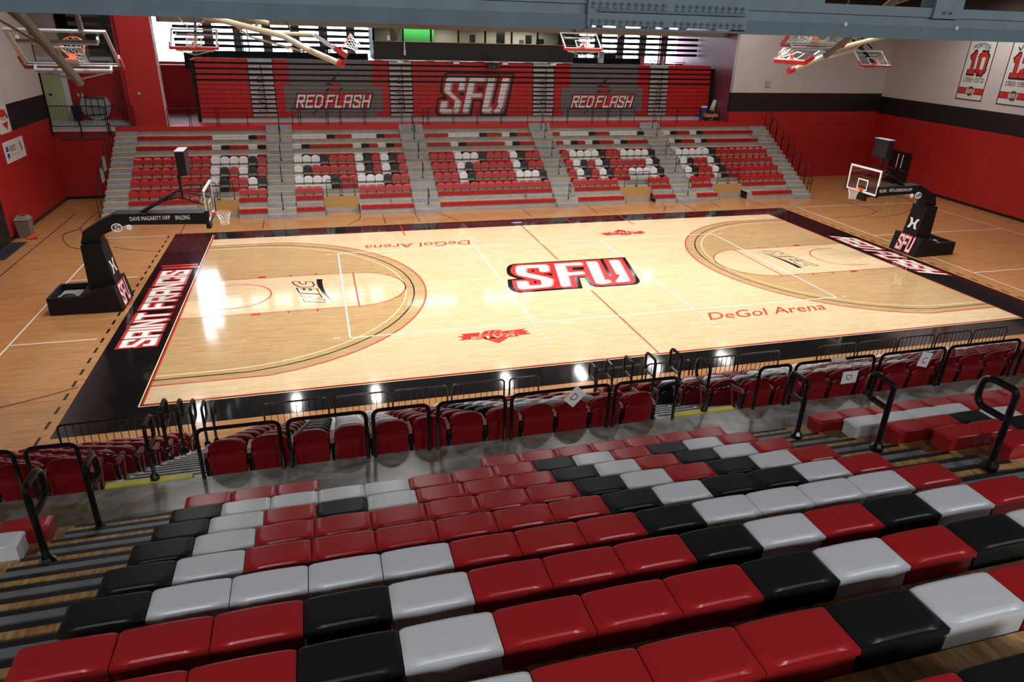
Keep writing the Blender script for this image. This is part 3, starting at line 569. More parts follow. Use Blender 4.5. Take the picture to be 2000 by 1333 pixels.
ublogo([[(1500,120),(1545,120),(1390,740),(1345,740)], [(1040,400),(1180,400),(1165,485),(1020,485)], [(620,510),(745,510),(725,595),(690,595)], [(525,400),(560,400),(545,455)], [(440,715),(480,740),(440,790)]], O, S_, 'prb', 2)
LU = [[(380,200),(425,178),(775,180),(735,440),(615,465),(650,290),(475,290),(435,480),(650,680),(655,760),(620,900),(570,950),(230,950),(205,915),(245,705),(385,705),(345,870),(510,870),(545,690),(310,490),(350,250)], [(870,180),(1245,185),(1205,280),(970,285),(915,535),(1140,533),(1095,605),(895,605),(820,930),(700,950)], [(1280,185),(1425,185),(1260,830),(1350,820),(1300,945),(1140,945),(1125,910)], [(1590,185),(1730,190),(1540,900),(1510,935),(1365,945),(1490,760),(1470,700)]]
ublogo([[(x+34, y+22) for x, y in P] for P in LU], O, S_, 'prgrey', 3); ublogo(LU, O, S_, 'white', 4)
O, S_ = (560, 130), 10.526
for dx, Q in ((0, ((190,850),(1690,850),(1745,580),(235,580))), (None, None)):
    if Q is None:                              # the same mark on the fourth block
        a = ony(1122, 185, UY); b = ony(560+235/10.526, 130+580/10.526, UY); dx = a.x-b.x; Q = ((190,850),(1690,850),(1745,580),(235,580))
    bolt = [[(1095,105),(1020,165),(1060,160)], [(1030,210),(985,290),(890,290),(975,215)], [(840,335),(1100,335),(1050,405),(920,405),(960,385),(780,385)], [(850,445),(1170,445),(1100,515),(780,515)], [(600,900),(640,895),(560,985),(530,980)], [(520,1010),(530,1010),(480,1060)]]
    ublogo(bolt, O, S_, 'prb', 0, dx=dx); ublogo([[(880,340),(1075,335),(1040,400),(950,400),(970,375)], [(880,450),(1120,450),(1060,510),(850,500)]], O, S_, 'red', 1, dx=dx)
    ublogo([[(205,545),(1785,540),(1720,875),(150,885)]], O, S_, 'prb', 1, dx=dx); ublogo([[(222,560),(1765,556),(1705,862),(172,870)]], O, S_, 'prn', 2, dx=dx)
    M_ = quadmap(*[(x, y, 0) for x, y in Q])
    def wp(text, w, o_, ddx=0):
        q_, L = strokes(text, w+2*o_, 2.0, spw=1.4, ext=w/2+o_*.9); h = .55; return [[(lambda P: (P.x+ddx, P.y+ddx*.6))(M_((p.x+h)/(L+2*h), (p.y+h)/(6+2*h))) for p in k] for k in q_]
    ublogo(wp('RED FLASH', 1.3, 0, 22), O, S_, 'prb', 3, dx=dx); ublogo(wp('RED FLASH', 1.15, 0), O, S_, 'white', 4, dx=dx)

# ================================================================ NEAR LOWER STAND (tip-up chairs) AND WALKWAY
WZ = 3.72                                       # walkway level
CYr = lambda n: -16.6+.84*n                     # chair back plane of row n below the walkway
CZ = lambda n: 3.27-.455*n                      # deck of row n
ns = thing('near_lower_stand', 'stepped deck of the near lower stand under the tip-up chairs', 'grandstand'); ns['kind'] = 'structure'
struct('walkway', Mb().box(-22.6, 26, -18.6, -16.82, 3.3, WZ), 'conc', 'stained concrete walkway between the two near stands', 'walkway')
ob('walkway_face', Mb().box(-22.6, 26, -16.82, -16.80, 2.7, WZ-.02), 'grey', ns)
LA = [(-12.45, -11.22), (-4.82, -3.55)]
for n in range(7):
    y0 = CYr(n)-.2
    ob('deck', Mb().box(-22.6, 22, y0, y0+.84, CZ(n)-.06, CZ(n)), 'treadw', ns); ob('riser', Mb().box(-22.6, 22, y0+.82, y0+.84, max(0, CZ(n)-.46), CZ(n)-.06), 'grey', ns)
    for a, b in LA:
        ob('half_step', Mb().box(a, b, y0, y0+.42, CZ(n), CZ(n)+.2275), 'treadw', ns)
        ob('nosing_strip', Mb().box(a+.06, b-.06, y0+.395, y0+.424, CZ(n)+.2275, CZ(n)+.232), 'nos', ns); ob('nosing_strip', Mb().box(a+.06, b-.06, y0+.815, y0+.844, CZ(n), CZ(n)+.005), 'nos', ns)
for a, b in LA: ob('edge_strip', Mb().box(a+.1, b-.15, -16.80, -16.70, CZ(0)+.2275, WZ+.004), 'yellow', ns)
# tip-up chair meshes, local origin on the deck under the back, facing +y
def shell(w, z0, z1, y, t, lean, rnd, n=9, wb=.94, pw=3.2, cup=.05):
    m = Mb(); h = z1-z0; pts = [((i/n*2-1)*w/2, z1-rnd*abs(i/n*2-1)**pw) for i in range(n+1)]+[(w/2*wb, z0), (0, z0-.01), (-w/2*wb, z0)]
    N = len(pts); vs = [(x, y+t*s_-lean*(z-z0)/h+cup*(2*x/w)**2, z) for s_ in (0, 1) for x, z in pts]; tri = tessellate_polygon([[Vector((x, z, 0)) for x, z in pts]])
    return m.add(vs, [tuple(q) for q in tri]+[tuple(k+N for k in q) for q in tri]+[(k, (k+1) % N, N+(k+1) % N, N+k) for k in range(N)])
CMAT = {'R': 'chred', 'B': 'black', 'W': 'white'}
pc = lambda mb, name: {c: mb.mesh(name, CMAT[c]) for c in 'RBW'}
CBK = pc(shell(.45, .40, .86, .02, .03, .10, .13, pw=2.4), 'backrest')
CCV = pc(shell(.44, .16, .70, -.05, .03, .07, .07, pw=6, cup=.03), 'rear_shell')
CST = pc(shell(.41, .30, .72, .12, .05, -.03, .08, pw=4, cup=.0), 'tip_up_seat')
am = Mb().prism([(-.04,.60),(.0,.655),(.30,.60),(.33,.56),(.30,.53),(0,.58)], 'x', -.025, .025); am.prism([(.22,.54),(.28,.54),(.12,.06),(.05,.06)], 'x', -.016, .016)
CAR = pc(am, 'armrest')
CLG = Mb().box(-.018, .018, -.06, .0, 0, .58).box(-.024, .024, -.09, .08, 0, .02).mesh('standard', 'steel')
def lower_colour(blk, c, n):
    if n == 0: return 'R'
    if blk == 1:
        t = ['RRRRRR', 'RRRRRR', 'BBBBBB', 'WWWWWW', 'WWWWWW', 'RRRRRW', 'RRRRRW', 'BBBBBW', 'WWWWWW', 'WWWRRR', 'WWRRRR', 'RRRRRR'][c]; return t[n-1]
    if blk == 2:
        if c == 0: return 'RRBRRR'[n-1]
        if c in (1, 2): return 'BWRWBW'[n-1] if c == 1 else 'BWRWBR'[n-1]
        if c < 8: return ('WWRWRR', 'WWWBRR', 'WRWWRR', 'WWWWRR', 'WWRWWR')[c-3][n-1]
        return ('RRRWWR', 'RRRRWR', 'RRRBWW', 'RRRRWW')[c % 4][n-1]
    return 'R'
BLK = [('left block', [-12.75-.52*c for c in range(14)]), ('middle block', [-10.95+.518*c for c in range(12)]), ('right block', [-3.22+.52*c for c in range(22)])]
RW = ['against the walkway rail', 'second from the walkway', 'third from the walkway', 'fourth from the walkway', 'fifth from the walkway', 'sixth from the walkway', 'front row by the court']
for bi, (bn, XS) in enumerate(BLK):
    for n in range(7):
        for c, x in enumerate(XS):
            if not seen(x, CYr(n), CZ(n)+.8, 45): continue
            col = lower_colour(bi, c, n)
            at_ = (ORD[c] if c < 20 else ORD[c-20]+' last')+' from the aisle'
            t = thing('tip_up_chair', f'{CN[col]} tip-up chair, {at_}, row {RW[n]}, {bn}', 'chair', (x, CYr(n), CZ(n)), 0, f'tip-up chairs in the {bn}')
            link('backrest', CBK[col], t); link('rear_shell', CCV[col], t); link('tip_up_seat', CST[col], t)
            link('armrest', CAR[col], t, (-.26, 0, 0)); link('standard', CLG, t, (-.26, 0, 0))
            if (bi == 0 and c == 0) or (bi == 1 and c == 11): link('armrest', CAR[col], t, (.26, 0, 0)); link('standard', CLG, t, (.26, 0, 0))
# walkway rail loops
WR = [(-14.6,-13.15), (-13.02,-12.54), (-11.22,-10.27), (-10.17,-9.21), (-9.12,-8.40), (-8.28,-7.36), (-7.27,-5.84), (-5.75,-4.79), (-3.43,-2.89), (-2.80,-1.37), (-1.24,.01), (.09,1.56), (1.71,3.1)]
WR[1] = (-13.02, -12.5)
WN = ['at the far left of the walkway', 'left of the first aisle chain', 'right of the first aisle steps', 'second right of the first aisle', 'third right of the first aisle', 'fourth right of the first aisle', 'carrying the tilted D sheet', 'left of the second aisle steps', 'right of the second aisle chain', 'with a strip of grey tape', 'carrying the C sheet', 'beyond the C sheet', 'last at the right of the walkway']
for k, (a, b) in enumerate(WR):
    t = loop_rail('walkway_rail', 'black pipe rail loop along the walkway edge, '+WN[k], a, b, -16.86, WZ, .70, .026, foot=False, group='pipe rail loops along the near walkway')
    if k == 9: ob('tape', Mb().tube([(-.12, 0, .70), (.14, 0, .70)], .029, 8), 'ban', t)
# front picket railing at the foot of the chairs
FR = [(-17.4,-16.1), (-15.0,-13.2), (-13.1,-12.5), (-11.1,-9.75), (-9.62,-8.45), (-8.35,-7.1), (-7.0,-5.75), (-5.62,-4.9), (-3.4,-2.2), (-2.1,-.9), (-.8,.4), (.5,1.7), (2.9,4.1), (4.2,5.4), (5.5,6.7), (6.8,8.0), (8.1,9.3)]
for k, (a, b) in enumerate(FR): loop_rail('front_railing', f'black picket railing at the foot of the near chairs, {ORD[k]} panel from the left', a, b, -10.95, CZ(6), .93, .022, pick=max(3, int((b-a)/.14)), foot=False, group='picket railings below the near chairs')
for k, (x, nm) in enumerate(((-11.8, 'left'), (-4.2, 'right'))):
    for q_ in range(6):
        p_rail('lower_handrail', f'black looped handrail, {ORD[q_]} below the walkway in the {nm} lower aisle', x, -16.74+.82*q_, [3.72, 3.5, 3.05, 2.6, 2.13, 1.68][q_], .74, 1, L=.36, dr=.32, r=.024, group=f'handrails down the {nm} lower aisle')
def chain(name, label, a, b, sag):
    t = thing(name, label, 'chain'); a, b = Vector(a), Vector(b); n = 34; lm = Mb().tube(rpath([(-.024,0,-.012),(.024,0,-.012),(.024,0,.012),(-.024,0,.012)], .01, 2, True), .005, 5, True).mesh('link', 'steel')
    for i in range(n):
        u = (i+.5)/n; p = a.lerp(b, u)-Vector((0, 0, sag*4*u*(1-u))); o = link('link', lm, t, p); o.rotation_euler = (math.pi/2*(i % 2), math.atan(sag*4*(1-2*u)/(b-a).length), 0)
chain('aisle_chain', 'black chain sagging across the left walkway aisle', (-12.46, -16.86, 4.35), (-11.26, -16.86, 4.35), .17)
chain('aisle_chain', 'black chain sagging across the right walkway aisle', (-4.75, -16.86, 4.33), (-3.47, -16.86, 4.33), .17)
def sheet(name, label, c, w, h, tilt, letter, lean=0, lrot=0, tie=.06):
    t = thing(name, label, 'sign', c); t.rotation_euler = (lean, tilt, 0)
    ob('paper', Mb().box(-w/2, w/2, -.002, .002, -h/2, h/2), 'paper', t)
    lt = fontmesh(letter, lambda u, v: (-.045+.09*u, -.004, -.065+.11*v), 'letter', 'prn', t); lt.rotation_euler = (0, lrot, 0)
    ob('wire_tie', Mb().tube([(0, .0, h/2-.01), (.0, .006, h/2+tie)], .003, 4), 'steel', t)
sheet('section_sheet', 'white sheet with a red D hanging tilted from the walkway rail', (-6.38, -16.91, 4.32), .20, .27, .75, 'D')
sheet('section_sheet', 'white sheet with a red D turned sideways, hanging low from the walkway rail', (-1.80, -16.897, 4.10), .28, .21, 0, 'D', lrot=math.pi/2, tie=.22)
sheet('section_sheet', 'white sheet with a red C hanging from the rail further right', (-.42, -16.91, 4.27), .22, .25, .25, 'C')

# ================================================================ NEAR UPPER STAND (bench seats)
us = thing('near_upper_stand', 'plywood stepped deck of the near upper stand with dark aisle steps', 'grandstand'); us['kind'] = 'structure'
NY = lambda k: -17.66-.6*k; NZ = lambda k: 3.86+.29*k
UAI = [(-12.41, -11.19), (-4.77, -3.45)]
for k in range(13):
    ob('deck', Mb().box(-22.6, 25, NY(k)-.62, NY(k), NZ(k)-.03, NZ(k)), 'ply', us); ob('riser', Mb().box(-22.6, 25, NY(k)-.04, NY(k)-.02, NZ(k)-.32, NZ(k)-.03), 'pad', us)
    for a, b in UAI:
        ob('nosing_strip', Mb().box(a, b, NY(k)-.04, NY(k)+.004, NZ(k)-.02, NZ(k)+.003), 'nos', us)
        m = Mb(); m.box(a+.02, b-.02, NY(k)-.60, NY(k)-.295, NZ(k), NZ(k)+.145); ob('half_step', m, 'stepg', us)
        ob('nosing_strip', Mb().box(a+.02, b-.02, NY(k)-.335, NY(k)-.291, NZ(k)+.12, NZ(k)+.148), 'nos', us)
_t, _b = seat_meshes(.4572, .236, .19, .012)
NT, NB = per_colour(_t, 'seat_top', True), per_colour(_b, 'seat_body')
NR = {0: 'RRR....RRRRRRR', 1: 'BWWWWRRRBWRBWR', 2: 'BWRBWRRRBWRBWR', 3: 'BWRRRRRRBWRBWR', 4: 'BWRRRRRRBWBBWR', 5: 'BWWWWRRRBWWWWR', 6: 'RRRBWRRRBWRBWR', 7: 'RRRBWRRRBWRBWR', 8: 'RRRBWRRRBWRBWR', 9: 'RRRBWRRRBRRBWR'}
NRR = {0: 'RRRRRRRRRR', 1: 'WWWWRRRRRR', 2: 'RRBWRRRRRR', 3: 'RRBRRRRRRR', 4: 'RRRRRRRRRR', 5: 'RRRRRR', 6: 'RRRRR'}
NRL = {0: 'RRR', 1: 'WWW', 2: 'RRR', 3: 'RR'}
def bench(x, k, c, label, grp):
    t = thing('bench_seat', label, 'seat', (x, NY(k)-.36-.118, NZ(k)+.43), math.pi, grp)
    link('seat_top', NT[c], t); link('seat_body', NB[c], t)
for k, rw in NR.items():
    for j, c in enumerate(rw):
        x = -11.181+.4572*(j+.5)
        if c == '.' or not (seen(x, NY(k)-.3, NZ(k)+.4, 140)): continue
        bench(x, k, c, f'{CN[c]} bench seat, {ORD[j]} from the left, {ORD[k]} row above the walkway, middle block', 'bench seats of the near middle block')
for rows, x0, sg, bn in ((NRR, -3.445, 1, 'right block'), (NRL, -12.42, -1, 'left block')):
    for k, rw in rows.items():
        for j, c in enumerate(rw):
            x = x0+sg*.4572*(j+.5)
            if seen(x, NY(k)-.3, NZ(k)+.4, 60): bench(x, k, c, f'{CN[c]} bench seat, {ORD[j]} from the aisle, {ORD[k]} row above the walkway, {bn}', f'bench seats of the near {bn}')
for q_ in range(3): p_rail('upper_handrail', f'thick black looped handrail, {ORD[q_]} up from the walkway in the right upper aisle', -3.8, -18.29-1.23*q_, [4.15, 4.75, 5.33][q_], .81, 1, L=.33, dr=.29, r=.031, n=12, group='looped handrails in the near right aisle')
for q_ in range(2): p_rail('upper_handrail', f'thick black looped handrail, {ORD[q_]} up from the walkway in the left upper aisle', -12.1, -17.88-1.22*q_, [3.88, 4.52][q_], .81, 1, L=.33, dr=.29, r=.031, n=12, group='looped handrails in the near left aisle')

# ================================================================ PORTABLE BASKETS
def board_parts(t, w=1.83, h=1.07, padm='pad', side_pad=.42, dp=.045):
    """Board in the local x-z plane, front toward +y, origin at its centre; used as sub-assembly of a basket."""
    f = .05
    ob('board_frame', Mb().box(-w/2, w/2, -dp, -.005, h/2-f, h/2).box(-w/2, w/2, -dp, -.005, -h/2, -h/2+f).box(-w/2, -w/2+f, -dp, -.005, -h/2+f, h/2-f).box(w/2-f, w/2, -dp, -.005, -h/2+f, h/2-f), 'alu', t)
    ob('board_glass', Mb().box(-w/2+f, w/2-f, -.012, -.002, -h/2+f, h/2-f), 'glass', t)
    b = .075; z0 = -h/2+.10
    ob('board_border', Mb().box(-w/2, w/2, -.004, .001, h/2-b, h/2).box(-w/2, w/2, -.004, .001, -h/2, -h/2+b).box(-w/2, -w/2+b, -.004, .001, -h/2+b, h/2-b).box(w/2-b, w/2, -.004, .001, -h/2+b, h/2-b), 'bwhite', t)
    ob('target_square', Mb().box(-.305, .305, -.004, .002, z0+.41, z0+.46).box(-.305, .305, -.004, .002, z0, z0+.05).box(-.305, -.255, -.004, .002, z0+.05, z0+.41).box(.255, .305, -.004, .002, z0+.05, z0+.41), 'bwhite', t)
    ob('edge_pad', Mb().prism([(-w/2-.04, -h/2+side_pad), (-w/2-.04, -h/2-.05), (w/2+.04, -h/2-.05), (w/2+.04, -h/2+side_pad), (w/2+.005, -h/2+side_pad), (w/2+.005, -h/2+.0), (-w/2-.005, -h/2+.0), (-w/2-.005, -h/2+side_pad)], 'y', -dp-.02, .04), padm, t)
def rim_parts(t, h=1.07):
    z = -h/2+.15; R = .229; cy = .38
    r = ob('rim', Mb().tube([(R*math.cos(a*math.pi/12), cy+R*math.sin(a*math.pi/12), z) for a in range(24)], .011, 6, True), 'rim', t)
    ob('rim_bracket', Mb().box(-.12, .12, .0, .03, z-.13, z+.02).box(-.06, .06, .03, cy-R+.01, z-.03, z+.012), 'rim', r)
    nt = Mb(); K = 12
    ring = lambda k, off: [(rad(k)*math.cos((a+off)*2*math.pi/K), cy+rad(k)*math.sin((a+off)*2*math.pi/K), z-.01-.42*k/5) for a in range(K)]
    rad = lambda k: [.229, .205, .175, .150, .137, .135][k]
    P = [ring(k, .5*(k % 2)) for k in range(6)]
    for k in range(5):
        for a in range(K):
            for d in (0, 1): nt.tube([P[k][a], P[k+1][(a-d+(k % 2)) % K]], .006, 3)
    ob('net', nt, 'net', t)['kind'] = 'stuff'
def portable(label, s, name_text, cl_label):
    t = thing('portable_basket', label, 'basketball hoop', (0, 0, 0), 0 if s > 0 else math.pi)
    ba = Mb().box(-18.35, -16.3, -.75, -.62, .03, .60).box(-18.35, -16.3, .62, .75, .03, .60).box(-18.35, -18.25, -.62, .62, .03, .60).box(-18.25, -16.3, -.62, .62, .03, .22)
    ba.box(-17.4, -16.3, -.62, .62, .22, .62); ob('base', ba, 'pad', t)
    ob('ballast', Mb().box(-18.2, -17.5, -.55, -.05, .22, .46).box(-18.2, -17.5, .05, .55, .22, .42), 'prgrey', t)
    ob('ballast_pile', Mb().lathe([(.22, .46), (.2, .52), (.1, .56)], 10, (-17.85, -.3, 0)), 'pad', t)
    wt = Mb()
    for dx in (-18.2, -17.2): wt.lathe([(.06, 0), (.06, .03)], 10, (dx, .5, 0))
    ob('front_pad', Mb().prism([(-17.35, .02), (-16.18, .02), (-16.325, .86), (-17.2, .70)], 'y', -.78, .78), 'pad', t)
    ob('mast', Mb().prism([(-17.15, .66), (-17.12, 2.2), (-16.52, 2.2), (-16.50, 1.95), (-16.34, .84)], 'y', -.40, .40), 'pad', t)
    ob('mast_neck', Mb().prism([(-17.1, 2.2), (-17.02, 2.62), (-16.55, 2.62), (-16.52, 2.2)], 'y', -.24, .24), 'pad', t)
    ob('arm', Mb().prism([(-17.14, 2.22), (-16.98, 2.64), (-16.45, 2.95), (-15.98, 3.17), (-13.2, 3.10), (-13.2, 2.72), (-15.7, 2.80), (-16.45, 2.50), (-16.55, 2.36)], 'y', -.27, .27), 'pad', t)
    ob('arm_head', Mb().box(-13.3, -13.16, -.22, .22, 2.55, 3.15), 'pad', t)
    st = Mb()
    for y in (-.1, .1): st.tube([(-15.3, y, 3.1), (-14.35, y, 3.62)], .05, 8)
    for y in (-.62, .62): st.tube(rpath([(-14.4, y*.15, 3.6), (-13.9, y*.7, 3.9), (-13.18, y, 3.88)], .2, 4), .025, 6); st.tube(rpath([(-14.5, y*.15, 3.5), (-13.95, y*.6, 3.68), (-13.18, y, 3.45)], .2, 4), .025, 6)
    ob('strut', st, 'pad', t)
    cap = Mb().lathe([(.09, 0), (.09, .03), (.04, .035)], 12); o = ob('strut_cap', cap, 'bwhite', t, (-15.62, -.275, 2.72)); o.rotation_euler = (math.pi/2, 0, 0)
    o = ob('strut_cap', cap, 'bwhite', t, (-15.62, .275, 2.72)); o.rotation_euler = (-math.pi/2, 0, 0)
    e = thing('tmp', 'x', 'x'); 
    for k in ('label', 'category'): del e[k]
    e.name = 'backboard'; e.parent = t; e.location = (-13.11, 0, 3.435); e.rotation_euler = (0, 0, -math.pi/2)
    board_parts(e); rim_parts(e)
    ob('cable', Mb().tube(rpath([(-17.0, -.3, 2.75), (-17.6, -.4, 2.6), (-17.5, -.4, 2.2), (-17.1, -.42, 2.1)], .3, 5), .012, 5), 'pad', t)
    sides = ((-1, -.275), (1, .275))
    for sg, y in sides:
        U = lambda u, a, b: (a+(b-a)*u) if sg < 0 else (b-(b-a)*u)
        fontmesh(name_text[0], lambda u, v: (U(u, -15.55, -14.35), y*1.012, 2.93+.13*v), 'lettering', 'bwhite', t)
        fontmesh(name_text[1], lambda u, v: (U(u, -14.2, -13.75), y*1.012, 2.91+.14*v), 'lettering', 'bwhite', t)
        ob('ring_logo', Mb().tube([(-15.98+.15*math.cos(a*math.pi/9), y*1.02, 2.72+.13*math.sin(a*math.pi/9)) for a in range(18)], .02, 4, True), 'bwhite', t)
        ob('ring_logo', stroke_mesh('S', 1.1, lambda u, v: (U(u, -16.05, -15.91)+.03*(v-.5), y*1.015, 2.64+.16*v)), 'bwhite', t)
    # front face marks: the front pad slopes, the mast front slopes
    def face(a, b, off): return lambda u, v: (a[0]+(b[0]-a[0])*v+off, .0, a[1]+(b[1]-a[1])*v)
    fa = face((-16.197, .12), (-16.315, .80), .012)
    for m, o_, d_ in (('prn', .6, 0), ('bwhite', 0, .003)):
        ob('pad_logo', stroke_mesh('SFU', 1.1, lambda u, v: (fa(u, v)[0]+d_, -.42+.84*u+.06*(v-.5), fa(u, v)[2]), o=o_), m, t)
    fm = face((-16.39, 1.15), (-16.46, 1.6), .015)
    pl = [[(-.55,.5),(-.25,.5),(-.12,.2),(-.1,0),(-.12,-.2),(-.25,-.5),(-.55,-.5),(-.38,-.22),(-.33,0),(-.38,.22)], [(.55,.5),(.25,.5),(.12,.2),(.1,0),(.12,-.2),(.25,-.5),(.55,-.5),(.38,-.22),(.33,0),(.38,.22)], [(-.12,.09),(.12,.09),(.12,-.09),(-.12,-.09)]]
    for P in pl: ob('pad_emblem', Mb().flat([(fm(0, .5+v)[0], u*.5, fm(0, .5+v)[2]) for u, v in P]), 'bwhite', t)
    c = thing('shot_clock', cl_label, 'clock', (-s*13.72, 0, 4.36), 0 if s > 0 else math.pi)
    ob('housing', Mb().box(-.14, .12, -.42, .42, 0, .76), 'pad', c); ob('display', Mb().box(.12, .13, -.38, .38, .05, .71), 'screen', c); ob('top_cap', Mb().box(-.15, .135, -.43, .43, .75, .775), 'prgrey', c)
    ob('stem', Mb().tube([(-.2, 0, -.85), (-.2, 0, -.05), (-.05, 0, .0)], .035, 8), 'pad', c)
    ob('bracket', Mb().tube([(-.2, 0, -.4), (-.2, .3, -.02)], .014, 5).tube([(-.2, 0, -.4), (-.2, -.3, -.02)], .014, 5), 'pad', c)
portable('black portable basket at the left end, seen side on', 1, ('DAVE MAGARITY HXP', 'SPALDING'), 'black shot clock above the left portable basket')
portable('black portable basket at the right end, its board facing the court', -1, ('PETE LONERGAN HXP', 'SPALDING'), 'black shot clock above the right portable basket')

# ================================================================ FOLDED CEILING BASKETS
def hung(name, label, c, yaw, tilt, masts, mastm, padm='padred', frame=True, tube_r=.09, rim=True):
    t = thing(name, label, 'basketball hoop', c)
    e = bpy.data.objects.new('backboard', None); COL.objects.link(e); e.parent = t
    e.rotation_euler = Matrix.Rotation(yaw, 3, 'Z').to_4x4().to_3x3().__matmul__(Matrix.Rotation(tilt, 3, 'X')).to_euler()
    board_parts(e, side_pad=.3 if frame else .4, padm=padm, dp=.045 if frame else .11)
    if rim: rim_parts(e)
    if frame:
        fr = Mb()
        for z in (.36, -.5): fr.tube([(-.72, -.17, z), (.72, -.17, z)], .045, 8)
        for sx in (-.72, .72):
            for z in (.36, -.5): fr.box(sx-.02, sx+.02, -.17, -.04, z-.03, z+.03)
        for sx in (-.7, .7): fr.tube([(sx, -.16, -.52), (0, -.3, -.62)], .02, 5)
        ob('back_frame', fr, 'alu', e)
    for k, (pts, r, m) in enumerate(masts):
        o = ob('mast' if k == 0 else 'brace', Mb().tube([Vector(p)-Vector(c) for p in pts], r, 10), m, t)
    return t
T48 = math.radians(48)
hung('folded_basket', 'large folded ceiling basket with a brown pipe, upper left, seen from behind', (-14.35, -7.33, 8.33), 0, T48,
     [([(-14.3, -7.02, 7.62), (-14.55, -8.1, 8.55), (-14.95, -9.8, 10.1), (-15.2, -11, 11.2)], .095, 'mast'), ([(-14.4, -7.6, 8.2), (-15.6, -9.2, 9.4), (-16.4, -10.4, 10.4)], .03, 'mast'), ([(-13.9, -7.6, 8.6), (-13.8, -8.2, 9.4), (-13.8, -9, 10.8)], .05, 'mast'), ([(-14.5, -8.0, 8.45), (-15.3, -9.2, 9.7), (-15.5, -9.6, 10.3)], .03, 'mast')], 'mast')
hung('folded_basket', 'small folded ceiling basket with red padding in front of the bright windows', (-14.02, 8.94, 8.26), math.pi, T48,
     [([(-14.0, 8.7, 7.72), (-14.0, 9.6, 8.65), (-13.9, 10.6, 10.4)], .06, 'mast'), ([(-14.2, 9.4, 8.6), (-15.4, 9.8, 9.9)], .025, 'alu'), ([(-13.9, 9.5, 8.7), (-12.6, 10, 9.8)], .025, 'alu')], 'mast')
hung('folded_basket', 'folded ceiling basket with red padding before the press box windows', (2.77, 7.98, 8.55), math.pi, math.radians(51),
     [([(2.75, 7.75, 7.98), (2.7, 8.7, 8.95), (2.6, 9.8, 10.5)], .06, 'mast'), ([(2.6, 8.5, 8.9), (1.2, 9, 9.9)], .025, 'soffit'), ([(2.9, 8.5, 8.9), (4.2, 9, 9.9)], .025, 'soffit')], 'mast')
hung('folded_basket', 'red padded folded basket with a grey pipe cut by the girder, upper right', (3.35, -8.15, 9.13), 0, T48,
     [([(3.72, -7.86, 8.50), (3.9, -8.6, 9.1), (4.4, -10.3, 10.6)], .085, 'mast'), ([(3.4, -8.3, 9.2), (5.2, -9.2, 10.0)], .03, 'mast')], 'mast')
hung('folded_basket', 'dark braced folded basket near the right back corner', (19.86, 8.8, 8.05), math.pi, T48,
     [([(20.1, 8.6, 7.62), (19.6, 9.6, 8.6), (18.0, 10.8, 9.9)], .08, 'steel'), ([(19.3, 9.2, 8.5), (17.4, 10.2, 9.6)], .05, 'steel'), ([(20.2, 9.3, 8.5), (18.9, 10.4, 9.9), (18.9, 10.4, 12.6)], .04, 'steel'), ([(19.6, 9.4, 8.6), (20.6, 9.9, 9.6)], .03, 'steel'), ([(20.3, 9.3, 8.6), (20.35, 9.9, 9.7)], .02, 'steel')], 'steel', frame=True)
for s, nm, cz in ((1, 'left', 8.37), (-1, 'right', 8.42)):
    c = (-s*8.8, 0, cz)
    t = hung('folded_main_basket', f'cream-masted folded main basket hanging above the {nm} half of the court', c, -s*math.pi/2, math.radians(57),
         [([(-s*8.46, 0, 7.74), (-s*9.5, 0, 8.17), (-s*10.2, 0, 8.55), (-s*12.43, 0, 9.06), (-s*14.6, 0, 9.6)], .095, 'cream'), ([(-s*9.3, .0, 8.62), (-s*10.2, 0, 8.62)], .06, 'cream'), ([(-s*10.6, 0, 8.9), (-s*12.2, 0, 9.3), (-s*14.2, 0, 10)], .07, 'cream'), ([(-s*9.6, .1, 8.1), (-s*11.2, .1, 8.5), (-s*11.8, .1, 8.95)], .03, 'cream'), ([(-s*11.0, 0, 8.75), (-s*10.9, 0, 9.05)], .05, 'cream'), ([(-s*9.9, .0, 8.5), (-s*10.6, 0, 10.5)], .03, 'steel')], 'cream', frame=False)
    ob('mast_cap', Mb().tube([(s*.18, 0, -.55), (s*.36, 0, -.64)] if False else [Vector((-s*8.62, 0, 7.83))-Vector(c), Vector((-s*8.38, 0, 7.73))-Vector(c)], .12, 12), 'padred', t)

# ================================================================ GIRDER
gy = -17.0; GX0, GX1 = -23, 26
g = thing('girder', 'blue-grey steel girder crossing the top of the view with a bolted splice', 'girder'); g['kind'] = 'structure'
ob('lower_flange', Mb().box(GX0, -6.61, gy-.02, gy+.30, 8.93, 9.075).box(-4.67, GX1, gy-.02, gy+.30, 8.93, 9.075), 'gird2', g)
ob('chord', Mb().box(GX0, GX1, gy+.03, gy+.26, 9.075, 9.18), 'gird', g); ob('upper_chord', Mb().box(GX0, GX1, gy+.0, gy+.28, 9.18, 9.285), 'gird', g)
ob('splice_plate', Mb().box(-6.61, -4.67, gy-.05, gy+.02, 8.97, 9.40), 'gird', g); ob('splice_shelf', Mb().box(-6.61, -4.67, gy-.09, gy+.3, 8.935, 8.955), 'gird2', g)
bm_ = Mb().lathe([(.019, 0), (.019, .018), (.011, .02), (.011, .035), (.008, .037)], 8).mesh('bolt', 'gird')
bn_ = Mb().lathe([(.030, 0), (.030, .006)], 8).mesh('washer', 'gird2')
for zz in (8.99, 9.16):
    for k in range(23):
        if k == 11: continue
        x = -6.55+k*.0818
        o = link('bolt', bm_, g, (x, gy-.052, zz+.03)); o.rotation_euler = (math.pi/2, 0, 0)
        link('bolt_under_box', bpy.data.meshes.get('bolt_under_box') or Mb().box(-.018, .018, -.016, 0, -.024, .0).mesh('bolt_under_box', 'gird2'), g, (x, gy-.05, zz+.005))  # small darker box below each bolt head
